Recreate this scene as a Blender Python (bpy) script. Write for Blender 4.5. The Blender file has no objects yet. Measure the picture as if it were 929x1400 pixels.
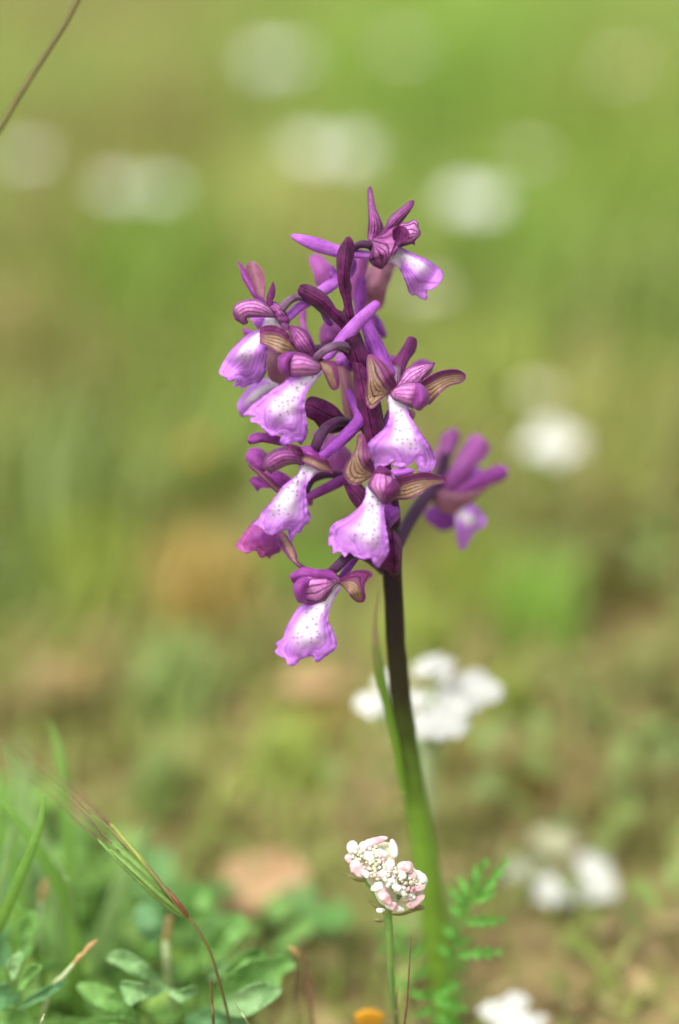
import bpy, math, random
import numpy as np
from mathutils import Vector, Matrix, geometry, noise

S = bpy.context.scene
COL = S.collection
random.seed(7)
RNG = np.random.default_rng(7)

# ------------------------------------------------------------------ camera
PITCH = math.radians(26.0)
CAM_H = 0.361
LENS, SENS = 100.0, 36.0
FOCUS = 0.5275
cd = bpy.data.cameras.new('camera')
cam = bpy.data.objects.new('camera', cd)
COL.objects.link(cam)
cam.location = (0, 0, CAM_H)
cam.rotation_euler = (math.radians(90) - PITCH, 0, 0)
cd.sensor_fit = 'VERTICAL'
cd.sensor_height = SENS
cd.sensor_width = 24
cd.lens = LENS
cd.clip_start = 0.02
cd.clip_end = 500
cd.dof.use_dof = True
cd.dof.focus_distance = FOCUS
cd.dof.aperture_fstop = 3.4
S.camera = cam

# ------------------------------------------------------------------ sky and sun (bright overcast)
SUN_EL, SUN_AZ = math.radians(60), math.radians(-140)      # azimuth measured from +Y, negative = left
w = bpy.data.worlds.new('World')
S.world = w
w.use_nodes = True
nt = w.node_tree
bg = nt.nodes['Background']
sky = nt.nodes.new('ShaderNodeTexSky')
sky.sky_type = 'NISHITA'
sky.sun_disc = False
sky.sun_elevation = SUN_EL
sky.sun_rotation = SUN_AZ
sky.air_density = 1.0
sky.dust_density = 3.0
sky.ozone_density = 1.0
hs = nt.nodes.new('ShaderNodeHueSaturation')              # thin overcast: the same sky, greyer
hs.inputs['Saturation'].default_value = 0.22
nt.links.new(sky.outputs[0], hs.inputs['Color'])
nt.links.new(hs.outputs[0], bg.inputs[0])
bg.inputs[1].default_value = 0.13
sl = bpy.data.lights.new('sun', 'SUN')
sl.energy = 1.35
sl.angle = math.radians(32)
sl.color = (1.0, 0.955, 0.88)
sun = bpy.data.objects.new('sun', sl)
COL.objects.link(sun)
sdir = Vector((math.cos(SUN_EL) * math.sin(SUN_AZ), math.cos(SUN_EL) * math.cos(SUN_AZ), math.sin(SUN_EL)))
sun.rotation_euler = sdir.to_track_quat('Z', 'Y').to_euler()
sun.location = (-0.5, 0.5, 2)

vs = S.view_settings
vs.view_transform = 'Standard'
vs.look = 'None'
vs.exposure = 1.27
vs.gamma = 1
S.cycles.use_denoising = True
S.cycles.max_bounces = 8
S.cycles.transmission_bounces = 4
S.cycles.sample_clamp_indirect = 6

# ------------------------------------------------------------------ image rays -> real places
KP = SENS / (LENS * 1400.0)
CF = Vector((0, math.cos(PITCH), -math.sin(PITCH)))
CU = Vector((0, math.sin(PITCH), math.cos(PITCH)))
CR = Vector((1, 0, 0))
CO = Vector((0, 0, CAM_H))
T0 = 0.53
ZOFF = 0.0

def P(px, py, z=0.0):
    """point seen at photo pixel px,py lying z mm behind the plane of the flower spike"""
    t = T0 + (z + ZOFF) * 0.001
    return CO + (CF + CR * ((px - 464.5) * KP) - CU * ((py - 700) * KP)) * t

def G(px, py, h=0.0):
    """point on the horizontal plane at height h seen at pixel"""
    d = CF + CR * ((px - 464.5) * KP) - CU * ((py - 700) * KP)
    return CO + d * ((h - CAM_H) / d.z)

CROP = dict(A=(290, 340, 6.193), B=(390, 250, 6.193), C=(490, 250, 6.193), D=(390, 420, 6.193), E=(490, 450, 6.193),
            F=(310, 500, 6.193), G=(400, 560, 6.193), H=(490, 580, 4.424), I=(310, 600, 6.193), J=(370, 740, 6.193),
            K=(0, 980, 3.333), L=(130, 1150, 3.097), M=(460, 1130, 3.871), N=(640, 1100, 3.2145), O=(0, 0, 1.0), Q=(460, 860, 3.573))

def cv(c, pts):
    ox, oy, s = CROP[c]
    return [(p[0] / s + ox, p[1] / s + oy) + tuple(p[2:]) for p in pts]

# ------------------------------------------------------------------ object helpers
def tag(o, label=None, cat=None, group=None, kind=None):
    for k, v in (('label', label), ('category', cat), ('group', group), ('kind', kind)):
        if v:
            o[k] = v
    return o

def empty(name, loc, label=None, cat=None, group=None, parent=None):
    o = bpy.data.objects.new(name, None)
    COL.objects.link(o)
    o.empty_display_size = 0.01
    if parent is not None:
        o.parent = parent
        o.location = Vector(loc) - wloc(parent)
    else:
        o.location = loc
    tag(o, label, cat, group)
    return o

def wloc(o):
    v = Vector(o.location)
    while o.parent is not None:
        o = o.parent
        v = v + Vector(o.location)
    return v

def mesh_obj(name, verts, faces, mat, parent=None, origin=None, smooth=True, attrs=None, uv=None, thick=0.0):
    if parent is not None and origin is None:
        org = wloc(parent)
    else:
        org = Vector(origin) if origin is not None else Vector((0, 0, 0))
    V = np.array([tuple(v) for v in verts] if not isinstance(verts, np.ndarray) else verts, dtype=np.float64)
    V = V - np.array(org)
    if thick:
        # a sheet with two sides and a crisp rim of its own
        FA = faces
        N = np.zeros_like(V)
        cnt = {}
        for f in FA:
            p = V[f]
            nn = np.cross(p[1] - p[0], p[2] - p[0]) if len(f) == 3 else np.cross(p[2] - p[0], p[3] - p[1])
            for i in f:
                N[i] += nn
            for i, j in zip(f, f[1:] + f[:1]):
                if (j, i) in cnt:
                    del cnt[(j, i)]
                else:
                    cnt[(i, j)] = 1
        N /= np.maximum(np.linalg.norm(N, axis=1, keepdims=True), 1e-12)
        bd = list(cnt)
        bi = sorted({i for e_ in bd for i in e_})
        k1 = {b_: n_ for n_, b_ in enumerate(bi)}
        n0, nb = len(V), len(bi)
        top, bot = V + N * thick * 0.5, V - N * thick * 0.5
        faces = [list(f) for f in FA] + [[i + n0 for i in f[::-1]] for f in FA]
        for i, j in bd:
            faces.append([2 * n0 + k1[j], 2 * n0 + k1[i], 2 * n0 + nb + k1[i], 2 * n0 + nb + k1[j]])
        V = np.concatenate([top, bot, top[bi], bot[bi]])
        ix = np.concatenate([np.arange(n0), np.arange(n0), bi, bi]).astype(int)
        attrs = {k: np.asarray(v_)[ix] for k, v_ in (attrs or {}).items()}
        uv = np.asarray(uv)[ix] if uv is not None else None
    me = bpy.data.meshes.new(name)
    me.from_pydata(V.tolist(), [], faces if isinstance(faces, list) else faces.tolist())
    if smooth:
        me.shade_smooth()
    for k, a in (attrs or {}).items():
        at = me.attributes.new(k, 'FLOAT', 'POINT')
        at.data.foreach_set('value', np.asarray(a, dtype=np.float32))
    if uv is not None:
        l = me.uv_layers.new(name='UVMap')
        li = np.empty(len(me.loops), dtype=np.int32)
        me.loops.foreach_get('vertex_index', li)
        l.data.foreach_set('uv', np.asarray(uv, dtype=np.float32)[li].ravel())
    me.materials.append(mat)
    o = bpy.data.objects.new(name, me)
    COL.objects.link(o)
    if parent is not None:
        o.parent = parent
        o.location = org - wloc(parent)
    else:
        o.location = org
    return o

def catmull(pts, n, closed=False):
    pts = np.array(pts, dtype=float)
    N = len(pts)
    out = []
    segs = N if closed else N - 1
    for i in range(segs):
        if closed:
            p0, p1, p2, p3 = pts[(i - 1) % N], pts[i], pts[(i + 1) % N], pts[(i + 2) % N]
        else:
            p1, p2 = pts[i], pts[i + 1]
            p0 = pts[i - 1] if i > 0 else 2 * p1 - p2
            p3 = pts[i + 2] if i + 2 < N else 2 * p2 - p1
        L = np.linalg.norm((p2 - p1)[:2 if pts.shape[1] < 3 else 3])
        m = n if isinstance(n, int) else max(1, int(round(L / n)))
        for j in range(m):
            u = j / m
            out.append(0.5 * ((2 * p1) + (-p0 + p2) * u + (2 * p0 - 5 * p1 + 4 * p2 - p3) * u * u + (-p0 + 3 * p1 - 3 * p2 + p3) * u ** 3))
    if not closed:
        out.append(pts[-1])
    return np.array(out)

def seg_dist(X, A, B):
    """distance of points X (n,2) to segments A-B (m,2): (n,m) distances and params"""
    d = B - A
    L2 = np.maximum((d * d).sum(1), 1e-9)
    w_ = X[:, None, :] - A[None]
    t = np.clip((w_ * d[None]).sum(2) / L2[None], 0, 1)
    f = A[None] + t[..., None] * d[None]
    return np.sqrt(((X[:, None] - f) ** 2).sum(2)), t

def inside(X, poly):
    x, y = X[:, 0], X[:, 1]
    c = np.zeros(len(X), bool)
    a = poly
    b = np.roll(poly, -1, 0)
    for (x1, y1), (x2, y2) in zip(a, b):
        if y1 == y2:
            continue
        k = ((y1 > y) != (y2 > y)) & (x < (x2 - x1) * (y - y1) / (y2 - y1) + x1)
        c ^= k
    return c

def blade(name, crop, outline, mid, zs, mat, parent, fold=0.0, power=1.8, dome=0.0, ruffle=0.0, side=1, step=1.5, thick=0.00022, jag=0.0, label=None, wave=0.0):
    """a petal or leaf: its outline and its midrib, curved in depth: zs (mm) along the midrib, fold (mm at the margins), dome (bulge towards the viewer)"""
    sx = abs(hash(name + str(outline[0]))) % 97
    sx = (len(outline) * 13 + int(outline[0][0]) * 7 + int(outline[0][1])) % 997
    ol = catmull(cv(crop, outline), step * 0.62, True)
    if jag:
        nrm = np.roll(ol, -1, 0) - np.roll(ol, 1, 0)
        nrm = np.stack([nrm[:, 1], -nrm[:, 0]], 1)
        nrm /= np.maximum(np.linalg.norm(nrm, axis=1, keepdims=True), 1e-6)
        jj = np.array([noise.noise(Vector((i * 0.55, sx, 0))) for i in range(len(ol))])
        ol = ol + nrm * (jj * jag * 1.6)[:, None]
    md = catmull(cv(crop, mid), 3.0)
    lo, hi = ol.min(0), ol.max(0)
    gx = np.arange(lo[0], hi[0], step)
    gy = np.arange(lo[1], hi[1], step * 0.866)
    XX, YY = np.meshgrid(gx, gy)
    XX = XX + (np.arange(len(gy)) % 2)[:, None] * step * 0.5
    pts = np.stack([XX.ravel(), YY.ravel()], 1)
    A, B = ol, np.roll(ol, -1, 0)
    if len(pts):
        pts = pts[inside(pts, ol)]
    if len(pts):
        e, _ = seg_dist(pts, A, B)
        pts = pts[e.min(1) > step * 0.45]
    allp = np.concatenate([ol, pts]) if len(pts) else ol
    n = len(ol)
    r = geometry.delaunay_2d_cdt([Vector(p) for p in allp], [], [list(range(n))], 1, 1e-5)
    V2 = np.array([tuple(v) for v in r[0]])
    F = [list(f) for f in r[2]]
    e, _ = seg_dist(V2, A, B)
    e = e.min(1)
    d0 = md[1] - md[0]
    d1 = md[-1] - md[-2]
    ext = np.concatenate([[md[0] - d0 * 60], md, [md[-1] + d1 * 60]])
    D, tt = seg_dist(V2, ext[:-1], ext[1:])
    k = D.argmin(1)
    s = D[np.arange(len(V2)), k]
    dd = (ext[1:] - ext[:-1])[k]
    ww = V2 - ext[:-1][k]
    sg = np.sign(dd[:, 0] * ww[:, 1] - dd[:, 1] * ww[:, 0])
    sl_ = np.linalg.norm(md[1:] - md[:-1], axis=1)
    cum = np.concatenate([[0, 0], np.cumsum(sl_), [sl_.sum()]])
    tk = tt[np.arange(len(V2)), k]
    t = (cum[k] + (cum[k + 1] - cum[k]) * tk) / max(sl_.sum(), 1e-6)
    q = s / (s + e + 1e-6)
    zs = [zs] if not isinstance(zs, (list, tuple)) else zs
    z = np.interp(t, np.linspace(0, 1, len(zs)), zs)
    # smooth the depth profile along the blade
    if len(zs) > 2:
        f = np.linspace(0, 1, 64)
        zc = catmull([(a * 1.0, b * 1.0) for a, b in zip(np.linspace(0, 1, len(zs)), zs)], 8)
        z = np.interp(t, zc[:, 0], zc[:, 1])
    fl, fr = fold if isinstance(fold, (tuple, list)) else (fold, fold)
    if mat.name == 'sepal_olive':
        fl, fr = -0.55 * fl, -0.55 * fr          # these sepals cup towards the viewer
    sn = np.zeros_like(s)
    for m_ in (sg > 0, sg <= 0):
        if m_.any():
            sn[m_] = s[m_] / max(s[m_].max(), 1e-6)
    z = z + np.where(sg > 0, fr, fl) * sn ** power
    R = max(e.max(), 1e-3)
    if dome:
        u = 1 - np.clip(e / R, 0, 1)
        z = z - dome * (0.2 * (1 - u ** 3) + 0.8 * (1 - sn * sn) * np.clip(4.5 * t * (1 - t), 0.1, 1) ** 0.5)
    if ruffle or wave:
        nz = np.array([noise.noise(Vector((x * 0.13, y * 0.13, sx))) for x, y in V2])
        n2 = np.array([noise.noise(Vector((x * 0.045, y * 0.045, sx + 5))) for x, y in V2])
        z = z + ruffle * nz * 2.0 * np.exp(-e / 5.0) + wave * n2 * 1.5 + 0.12 * ruffle * nz
    V3 = [P(a, b, c) for (a, b), c in zip(V2, z)]
    o = mesh_obj(name, V3, F, mat, parent, attrs={'q': q * sg * side, 't': t, 'e': e * 0.1363}, uv=V2 / 100.0, thick=thick)
    if label:
        o['label'] = label
    return o

def tube(name, crop, pts, mat, parent=None, seg=14, ridges=0, ridge=0.08, twist=0.0, flat=1.0, world=False, stepn=7, origin=None, lump=0.0, thickness_taper=True):
    """round stalk: pts (x, y, radius, z mm) in crop pixels, or world points (Vector, radius) when world"""
    if world:
        raw = [(p[0][0], p[0][1], p[0][2], p[1]) for p in pts]
    else:
        raw = []
        for x, y, r, z in cv_t(crop, pts):
            p = P(x, y, z)
            raw.append((p.x, p.y, p.z, r * KP * (T0 + z * 0.001)))
    c = catmull(raw, stepn)
    C = c[:, :3]
    R = np.maximum(c[:, 3], 1e-5)
    # rounded ends
    def cap(p, d, r):
        return [(p + d * r * math.sin(a), r * math.cos(a)) for a in (0.5, 0.95, 1.3, 1.5)]
    d0 = (C[0] - C[1]) / np.linalg.norm(C[0] - C[1])
    d1 = (C[-1] - C[-2]) / np.linalg.norm(C[-1] - C[-2])
    pre = cap(C[0], d0, R[0])[::-1]
    post = cap(C[-1], d1, R[-1])
    C = np.concatenate([[p for p, _ in pre], C, [p for p, _ in post]])
    R = np.concatenate([[r for _, r in pre], R, [r for _, r in post]])
    T = np.gradient(C, axis=0)
    T /= np.maximum(np.linalg.norm(T, axis=1, keepdims=True), 1e-12)
    nrm = np.cross(T[0], np.array(CF))
    if np.linalg.norm(nrm) < 1e-3:
        nrm = np.cross(T[0], np.array(CU))
    nrm /= np.linalg.norm(nrm)
    V, qa, ta = [], [], []
    L = np.concatenate([[0], np.cumsum(np.linalg.norm(C[1:] - C[:-1], axis=1))])
    for i in range(len(C)):
        nrm = nrm - T[i] * nrm.dot(T[i])
        nrm /= np.linalg.norm(nrm)
        b = np.cross(T[i], nrm)
        for j in range(seg):
            a = 2 * math.pi * j / seg
            rr = R[i] * (1 + (ridge * math.cos(ridges * a + twist * i / len(C) * 6.28) if ridges else 0))
            if lump:
                rr *= 1 + lump * noise.noise(Vector(C[i]) * 250 + Vector((math.cos(a), math.sin(a), 0)) * 0.7)
            V.append(C[i] + nrm * math.cos(a) * rr + b * math.sin(a) * rr * flat)
            qa.append(math.cos(a))
            ta.append(L[i] / L[-1])
    F = []
    for i in range(len(C) - 1):
        for j in range(seg):
            j2 = (j + 1) % seg
            F.append([i * seg + j, i * seg + j2, (i + 1) * seg + j2, (i + 1) * seg + j])
    F.append(list(range(seg))[::-1])
    F.append([(len(C) - 1) * seg + j for j in range(seg)])
    V = np.array(V)
    return mesh_obj(name, V, F, mat, parent, origin=origin, attrs={'q': qa, 't': ta, 'e': np.ones(len(qa))}, uv=np.stack([np.array(qa), np.array(ta)], 1))

def cv_t(crop, pts):
    ox, oy, s = CROP[crop]
    return [(p[0] / s + ox, p[1] / s + oy, p[2] / s, p[3]) for p in pts]

# ------------------------------------------------------------------ materials
def lin(r, g, b, k=1.0):
    f = lambda c: ((c / 255.0 + 0.055) / 1.055) ** 2.4 if c > 10 else c / 255 / 12.92
    return (f(r) * k, f(g) * k, f(b) * k, 1)

class NB:
    def __init__(s, name):
        s.m = bpy.data.materials.new(name)
        s.m.use_nodes = True
        s.t = s.m.node_tree
        s.t.nodes.clear()
    def n(s, typ, **kw):
        x = s.t.nodes.new('ShaderNode' + typ)
        for k, v in kw.items():
            setattr(x, k, v)
        return x
    def l(s, a, b):
        s.t.links.new(a, b)
    def setin(s, sock, v):
        if isinstance(v, (int, float, tuple, list)):
            sock.default_value = v
        else:
            s.l(v, sock)
    def attr(s, name):
        x = s.n('Attribute', attribute_name=name)
        return x.outputs['Fac']
    def math(s, op, a, b=None, c=None, clamp=False):
        x = s.n('Math', operation=op, use_clamp=clamp)
        s.setin(x.inputs[0], a)
        if b is not None:
            s.setin(x.inputs[1], b)
        if c is not None:
            s.setin(x.inputs[2], c)
        return x.outputs[0]
    def sstep(s, v, a, b):
        x = s.n('MapRange', interpolation_type='SMOOTHSTEP')
        s.setin(x.inputs[0], v)
        x.inputs[1].default_value, x.inputs[2].default_value = (a, b) if a < b else (b, a)
        x.inputs[3].default_value, x.inputs[4].default_value = (0, 1) if a < b else (1, 0)
        return x.outputs[0]
    def mix(s, f, a, b):
        x = s.n('Mix', data_type='RGBA')
        s.setin(x.inputs[0], f)
        s.setin(x.inputs[6], a)
        s.setin(x.inputs[7], b)
        return x.outputs[2]
    def noise(s, scale, detail=3, rough=0.55, vec=None, dim='3D'):
        x = s.n('TexNoise')
        x.inputs['Scale'].default_value = scale
        x.inputs['Detail'].default_value = detail
        x.inputs['Roughness'].default_value = rough
        if vec is None:
            vec = s.n('NewGeometry').outputs['Position']
        s.l(vec, x.inputs['Vector'])
        return x.outputs['Fac']
    def done(s, col, rough=0.5, trans=0.3, bump=None, bstr=0.3, bdist=0.0002, spec=0.4, sheen=0.0, tcol=None):
        p = s.n('BsdfPrincipled')
        s.setin(p.inputs['Base Color'], col)
        s.setin(p.inputs['Roughness'], rough)
        p.inputs['Specular IOR Level'].default_value = spec
        if sheen:
            p.inputs['Sheen Weight'].default_value = sheen
        if bump is not None:
            b = s.n('Bump')
            b.inputs['Strength'].default_value = bstr
            b.inputs['Distance'].default_value = bdist
            s.l(bump, b.inputs['Height'])
            s.l(b.outputs[0], p.inputs['Normal'])
        out = s.n('OutputMaterial')
        if trans:
            tr = s.n('BsdfTranslucent')
            s.setin(tr.inputs[0], tcol if tcol is not None else col)
            mx = s.n('MixShader')
            mx.inputs[0].default_value = trans
            s.l(p.outputs[0], mx.inputs[1])
            s.l(tr.outputs[0], mx.inputs[2])
            s.l(mx.outputs[0], out.inputs[0])
        else:
            s.l(p.outputs[0], out.inputs[0])
        return s.m

def mat_lip(name, violet=(168, 94, 200), edge=(122, 36, 144), white=(250, 240, 250), spots=1.0, wlo=0.18, whi=0.8, tend=(0.95, 0.6)):
    b = NB(name)
    q, t, e = b.attr('q'), b.attr('t'), b.attr('e')
    aq = b.math('ABSOLUTE', q)
    nz = b.noise(230, 4)
    aq2 = b.math('ADD', aq, b.math('MULTIPLY', b.math('SUBTRACT', nz, 0.5), 0.3))
    m = b.math('MULTIPLY', b.sstep(aq2, whi, wlo), b.sstep(t, tend[0], tend[1]))
    neck = b.math('MULTIPLY', b.sstep(t, 0.3, 0.1), b.sstep(e, 0.0, 0.5))
    m = b.math('MAXIMUM', m, neck)
    # streaks fanning along the lip
    uv = b.n('UVMap', uv_map='UVMap').outputs[0]
    comb = b.n('CombineXYZ')
    b.setin(comb.inputs[0], b.math('MULTIPLY', q, 14.0))
    b.setin(comb.inputs[1], b.math('MULTIPLY', t, 1.6))
    st = b.noise(1.0, 3, 0.6, vec=comb.outputs[0])
    vi = b.mix(b.sstep(st, 0.3, 0.7), lin(*violet), lin(min(violet[0] + 40, 255), violet[1] + 46, min(violet[2] + 22, 255)))
    col = b.mix(m, vi, lin(*white, 0.80))
    em = b.math('MULTIPLY', b.sstep(e, 0.34, 0.02), b.sstep(t, 0.3, 0.6))
    col = b.mix(b.math('MULTIPLY', em, b.sstep(b.noise(180, 2), 0.3, 0.7)), col, lin(*edge))
    if spots:
        vo = b.n('TexVoronoi', voronoi_dimensions='2D')
        vo.inputs['Scale'].default_value = 15.5
        vo.inputs['Randomness'].default_value = 0.85
        wv = b.n('VectorMath', operation='ADD')
        nzc = b.n('TexNoise')
        nzc.inputs['Scale'].default_value = 32
        b.l(uv, nzc.inputs['Vector'])
        sc = b.n('VectorMath', operation='SCALE')
        sc.inputs['Scale'].default_value = 0.06
        b.l(nzc.outputs['Color'], sc.inputs[0])
        b.l(uv, wv.inputs[0])
        b.l(sc.outputs[0], wv.inputs[1])
        b.l(wv.outputs[0], vo.inputs['Vector'])
        sep = b.n('SeparateColor')
        b.l(vo.outputs['Color'], sep.inputs[0])
        rad = b.math('MULTIPLY', b.math('GREATER_THAN', sep.outputs[0], 0.38), b.math('ADD', 0.15, b.math('MULTIPLY', sep.outputs[1], 0.16)))
        dot = b.sstep(b.math('SUBTRACT', vo.outputs['Distance'], rad), 0.07, -0.06)
        sm = b.math('MULTIPLY', b.sstep(aq, 0.62, 0.45), b.math('MULTIPLY', b.sstep(t, 0.05, 0.14), b.sstep(t, 0.86, 0.74)))
        col = b.mix(b.math('MULTIPLY', b.math('MULTIPLY', dot, b.math('GREATER_THAN', sm, 0.5)), 0.8 * spots), col, lin(176, 80, 186))
    bp = b.noise(3400, 3, 0.7)
    h = b.math('ADD', b.math('MULTIPLY', st, 0.5), b.math('MULTIPLY', bp, 0.9))
    return b.done(col, rough=0.42, trans=0.3, bump=h, bstr=0.35, bdist=0.0002, spec=0.3, sheen=0.1)

def mat_veined(name, base, base2, vein, margin, n=3.5, vw=0.12, mlo=0.25, mhi=0.6, me=0.45, vstr=0.85, trans=0.34, rough=0.42):
    """petal with dark lengthwise veins; base along one half, margin colour along the other half and the rim"""
    b = NB(name)
    q, t, e = b.attr('q'), b.attr('t'), b.attr('e')
    nz = b.noise(330, 3)
    nf = b.noise(1500, 3)
    qw = b.math('ADD', q, b.math('MULTIPLY', b.math('SUBTRACT', nz, 0.5), 0.10))
    fr = b.math('FRACT', b.math('ADD', b.math('MULTIPLY', qw, n), 20.5))
    dv = b.math('ABSOLUTE', b.math('SUBTRACT', fr, 0.5))
    vm = b.math('MULTIPLY', b.sstep(dv, vw, vw * 0.35), b.math('MULTIPLY', b.sstep(t, 1.0, 0.8), b.sstep(t, 0.0, 0.06)))
    col = b.mix(b.sstep(nf, 0.3, 0.75), lin(*base), lin(*base2))
    mm = b.math('MAXIMUM', b.sstep(b.math('ADD', q, b.math('MULTIPLY', b.math('SUBTRACT', nz, 0.5), 0.35)), mlo, mhi), b.sstep(e, me, me * 0.25))
    mm = b.math('MAXIMUM', mm, b.sstep(t, 0.82, 1.0))
    mc = b.mix(nf, lin(*margin), lin(margin[0] * 0.8, margin[1] * 0.7, margin[2] * 0.8))
    col = b.mix(mm, col, mc)
    fade = b.math('MULTIPLY', b.sstep(b.noise(260, 2), 0.3, 0.62), b.sstep(e, 0.0, 0.4))
    col = b.mix(b.math('MULTIPLY', b.math('MULTIPLY', vm, vstr), b.math('ADD', 0.55, b.math('MULTIPLY', fade, 0.45))), col, lin(*vein))
    g = b.noise(4600, 2, 0.7)
    h = b.math('ADD', b.math('SUBTRACT', b.math('MULTIPLY', nf, 0.7), b.math('MULTIPLY', vm, 1.3)), b.math('MULTIPLY', g, 0.6))
    return b.done(col, rough=rough, trans=trans, bump=h, bstr=0.75, bdist=0.0002, spec=0.45, sheen=0.1)

def mat_plain(name, c1, c2, scale=500, trans=0.2, rough=0.45, vein=0.0, veinc=(40, 10, 40), bs=0.35, fine=1800, stretch=False, spec=0.4, k=1.0):
    b = NB(name)
    n1 = b.noise(scale, 4)
    n2 = b.noise(fine, 3)
    f = b.math('ADD', b.math('MULTIPLY', n1, 0.7), b.math('MULTIPLY', n2, 0.3))
    if stretch:
        comb = b.n('CombineXYZ')
        b.setin(comb.inputs[0], b.math('MULTIPLY', b.attr('q'), 9.0))
        b.setin(comb.inputs[1], b.math('MULTIPLY', b.attr('t'), 4.0))
        s_ = b.noise(1.0, 3, 0.6, vec=comb.outputs[0])
        f = b.math('ADD', b.math('MULTIPLY', f, 0.35), b.math('MULTIPLY', s_, 0.65))
    col = b.mix(b.sstep(f, 0.35, 0.66), lin(*c1, k), lin(*c2, k))
    h = f
    if vein:
        vm = b.math('MULTIPLY', b.sstep(b.math('ABSOLUTE', b.attr('q')), 0.09, 0.02), vein)
        col = b.mix(vm, col, lin(*veinc, k))
        h = b.math('SUBTRACT', f, vm)
    g = b.noise(5200, 2, 0.7)
    h = b.math('ADD', h, b.math('MULTIPLY', g, 0.5))
    rg = b.math('ADD', rough - 0.14, b.math('MULTIPLY', b.noise(3800, 2), 0.32))
    return b.done(col, rough=rg, trans=trans, bump=h, bstr=min(1.0, bs * 1.8), bdist=0.00022, spec=spec, sheen=0.05)

M = {}
M['lip'] = mat_lip('lip_spotted')
M['lip_soft'] = mat_lip('lip_pale', spots=0.5, whi=0.6, wlo=0.1)
M['lip_back'] = mat_lip('lip_magenta', violet=(138, 44, 130), edge=(90, 16, 84), white=(150, 60, 150), spots=0)
M['tan'] = mat_veined('sepal_olive', (136, 104, 78), (160, 124, 100), (36, 26, 14), (128, 38, 108), vw=0.15, mlo=0.05, mhi=0.55, me=0.42, vstr=1.0, trans=0.22)
M['pinkv'] = mat_veined('petal_pink_veined', (188, 100, 174), (216, 144, 206), (76, 12, 60), (122, 32, 114), n=2.6, mlo=0.45, mhi=0.9, me=0.4, vw=0.17, vstr=1.0, trans=0.2)
M['purv'] = mat_veined('petal_purple_veined', (134, 48, 122), (170, 88, 158), (52, 6, 40), (104, 24, 96), n=2.8, mlo=0.45, mhi=0.9, me=0.35, vw=0.2, vstr=1.0, trans=0.2)
M['purple'] = mat_plain('petal_purple', (108, 28, 108), (156, 72, 156), 380, stretch=True, trans=0.2, spec=0.25)
M['plum'] = mat_plain('petal_plum', (76, 14, 66), (118, 42, 104), 420, vein=0.6, spec=0.2, stretch=True)
M['dark'] = mat_plain('bract_dark_purple', (54, 8, 44), (98, 28, 82), 420, vein=0.8, trans=0.06, rough=0.5, spec=0.14, veinc=(16, 2, 14))
M['mauve'] = mat_plain('petal_mauve', (146, 62, 146), (178, 98, 170), 300, trans=0.3, stretch=True)
M['dusty'] = mat_plain('petal_dusty_rose', (138, 82, 112), (158, 104, 118), 300, trans=0.3, stretch=True)
M['lilac'] = mat_plain('spur_lilac', (150, 62, 170), (198, 122, 216), 500, trans=0.25, stretch=True, rough=0.45, fine=2600, spec=0.3, bs=0.4)
M['violet'] = mat_plain('spur_violet', (106, 30, 126), (160, 78, 180), 500, trans=0.2, stretch=True, spec=0.25, bs=0.4)
M['ovary'] = mat_plain('ovary_grey_purple', (46, 22, 46), (132, 94, 124), 700, trans=0.03, stretch=True, rough=0.38, bs=0.6)
M['ovdark'] = mat_plain('ovary_dark_plum', (40, 10, 40), (80, 34, 76), 700, trans=0.03, stretch=True, rough=0.42, bs=0.5, spec=0.22)

# ================================================================== the orchid
base_pt = G(612, 1437)
orchid = empty('orchid', base_pt, 'tall wild orchid spike of purple and white spotted flowers on a dark purple stem', 'flower')

def stem_mat():
    b = NB('stem_purple_to_green')
    g = b.n('NewGeometry').outputs['Position']
    s = b.n('SeparateXYZ')
    b.l(g, s.inputs[0])
    nz = b.noise(160, 4)
    z = b.math('ADD', s.outputs[2], b.math('MULTIPLY', b.math('SUBTRACT', nz, 0.5), 0.016))
    lo, mid_, hi = P(572, 1110, 30).z, P(548, 950, 18).z, P(536, 780, 8).z
    col = b.mix(b.sstep(z, lo - 0.012, mid_ + 0.004), lin(106, 140, 46), lin(40, 37, 20))
    col = b.mix(b.sstep(z, mid_, hi), col, lin(30, 14, 25))
    comb = b.n('CombineXYZ')
    b.setin(comb.inputs[0], b.math('MULTIPLY', b.attr('q'), 9.0))
    b.setin(comb.inputs[1], b.math('MULTIPLY', b.attr('t'), 5.0))
    st = b.noise(1.0, 3, 0.6, vec=comb.outputs[0])
    dk = b.n('HueSaturation')
    b.l(col, dk.inputs['Color'])
    b.setin(dk.inputs['Value'], b.math('ADD', 0.35, b.math('ADD', b.math('MULTIPLY', st, 0.8), b.math('MULTIPLY', b.noise(420, 4, 0.7), 0.5))))
    return b.done(dk.outputs[0], rough=0.4, trans=0.0, bump=st, bstr=0.7, bdist=0.0003, spec=0.3)
M['stem'] = stem_mat()
M['sheath'] = mat_plain('sheath_green', (96, 128, 38), (136, 160, 66), 160, stretch=True, trans=0.3)

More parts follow.
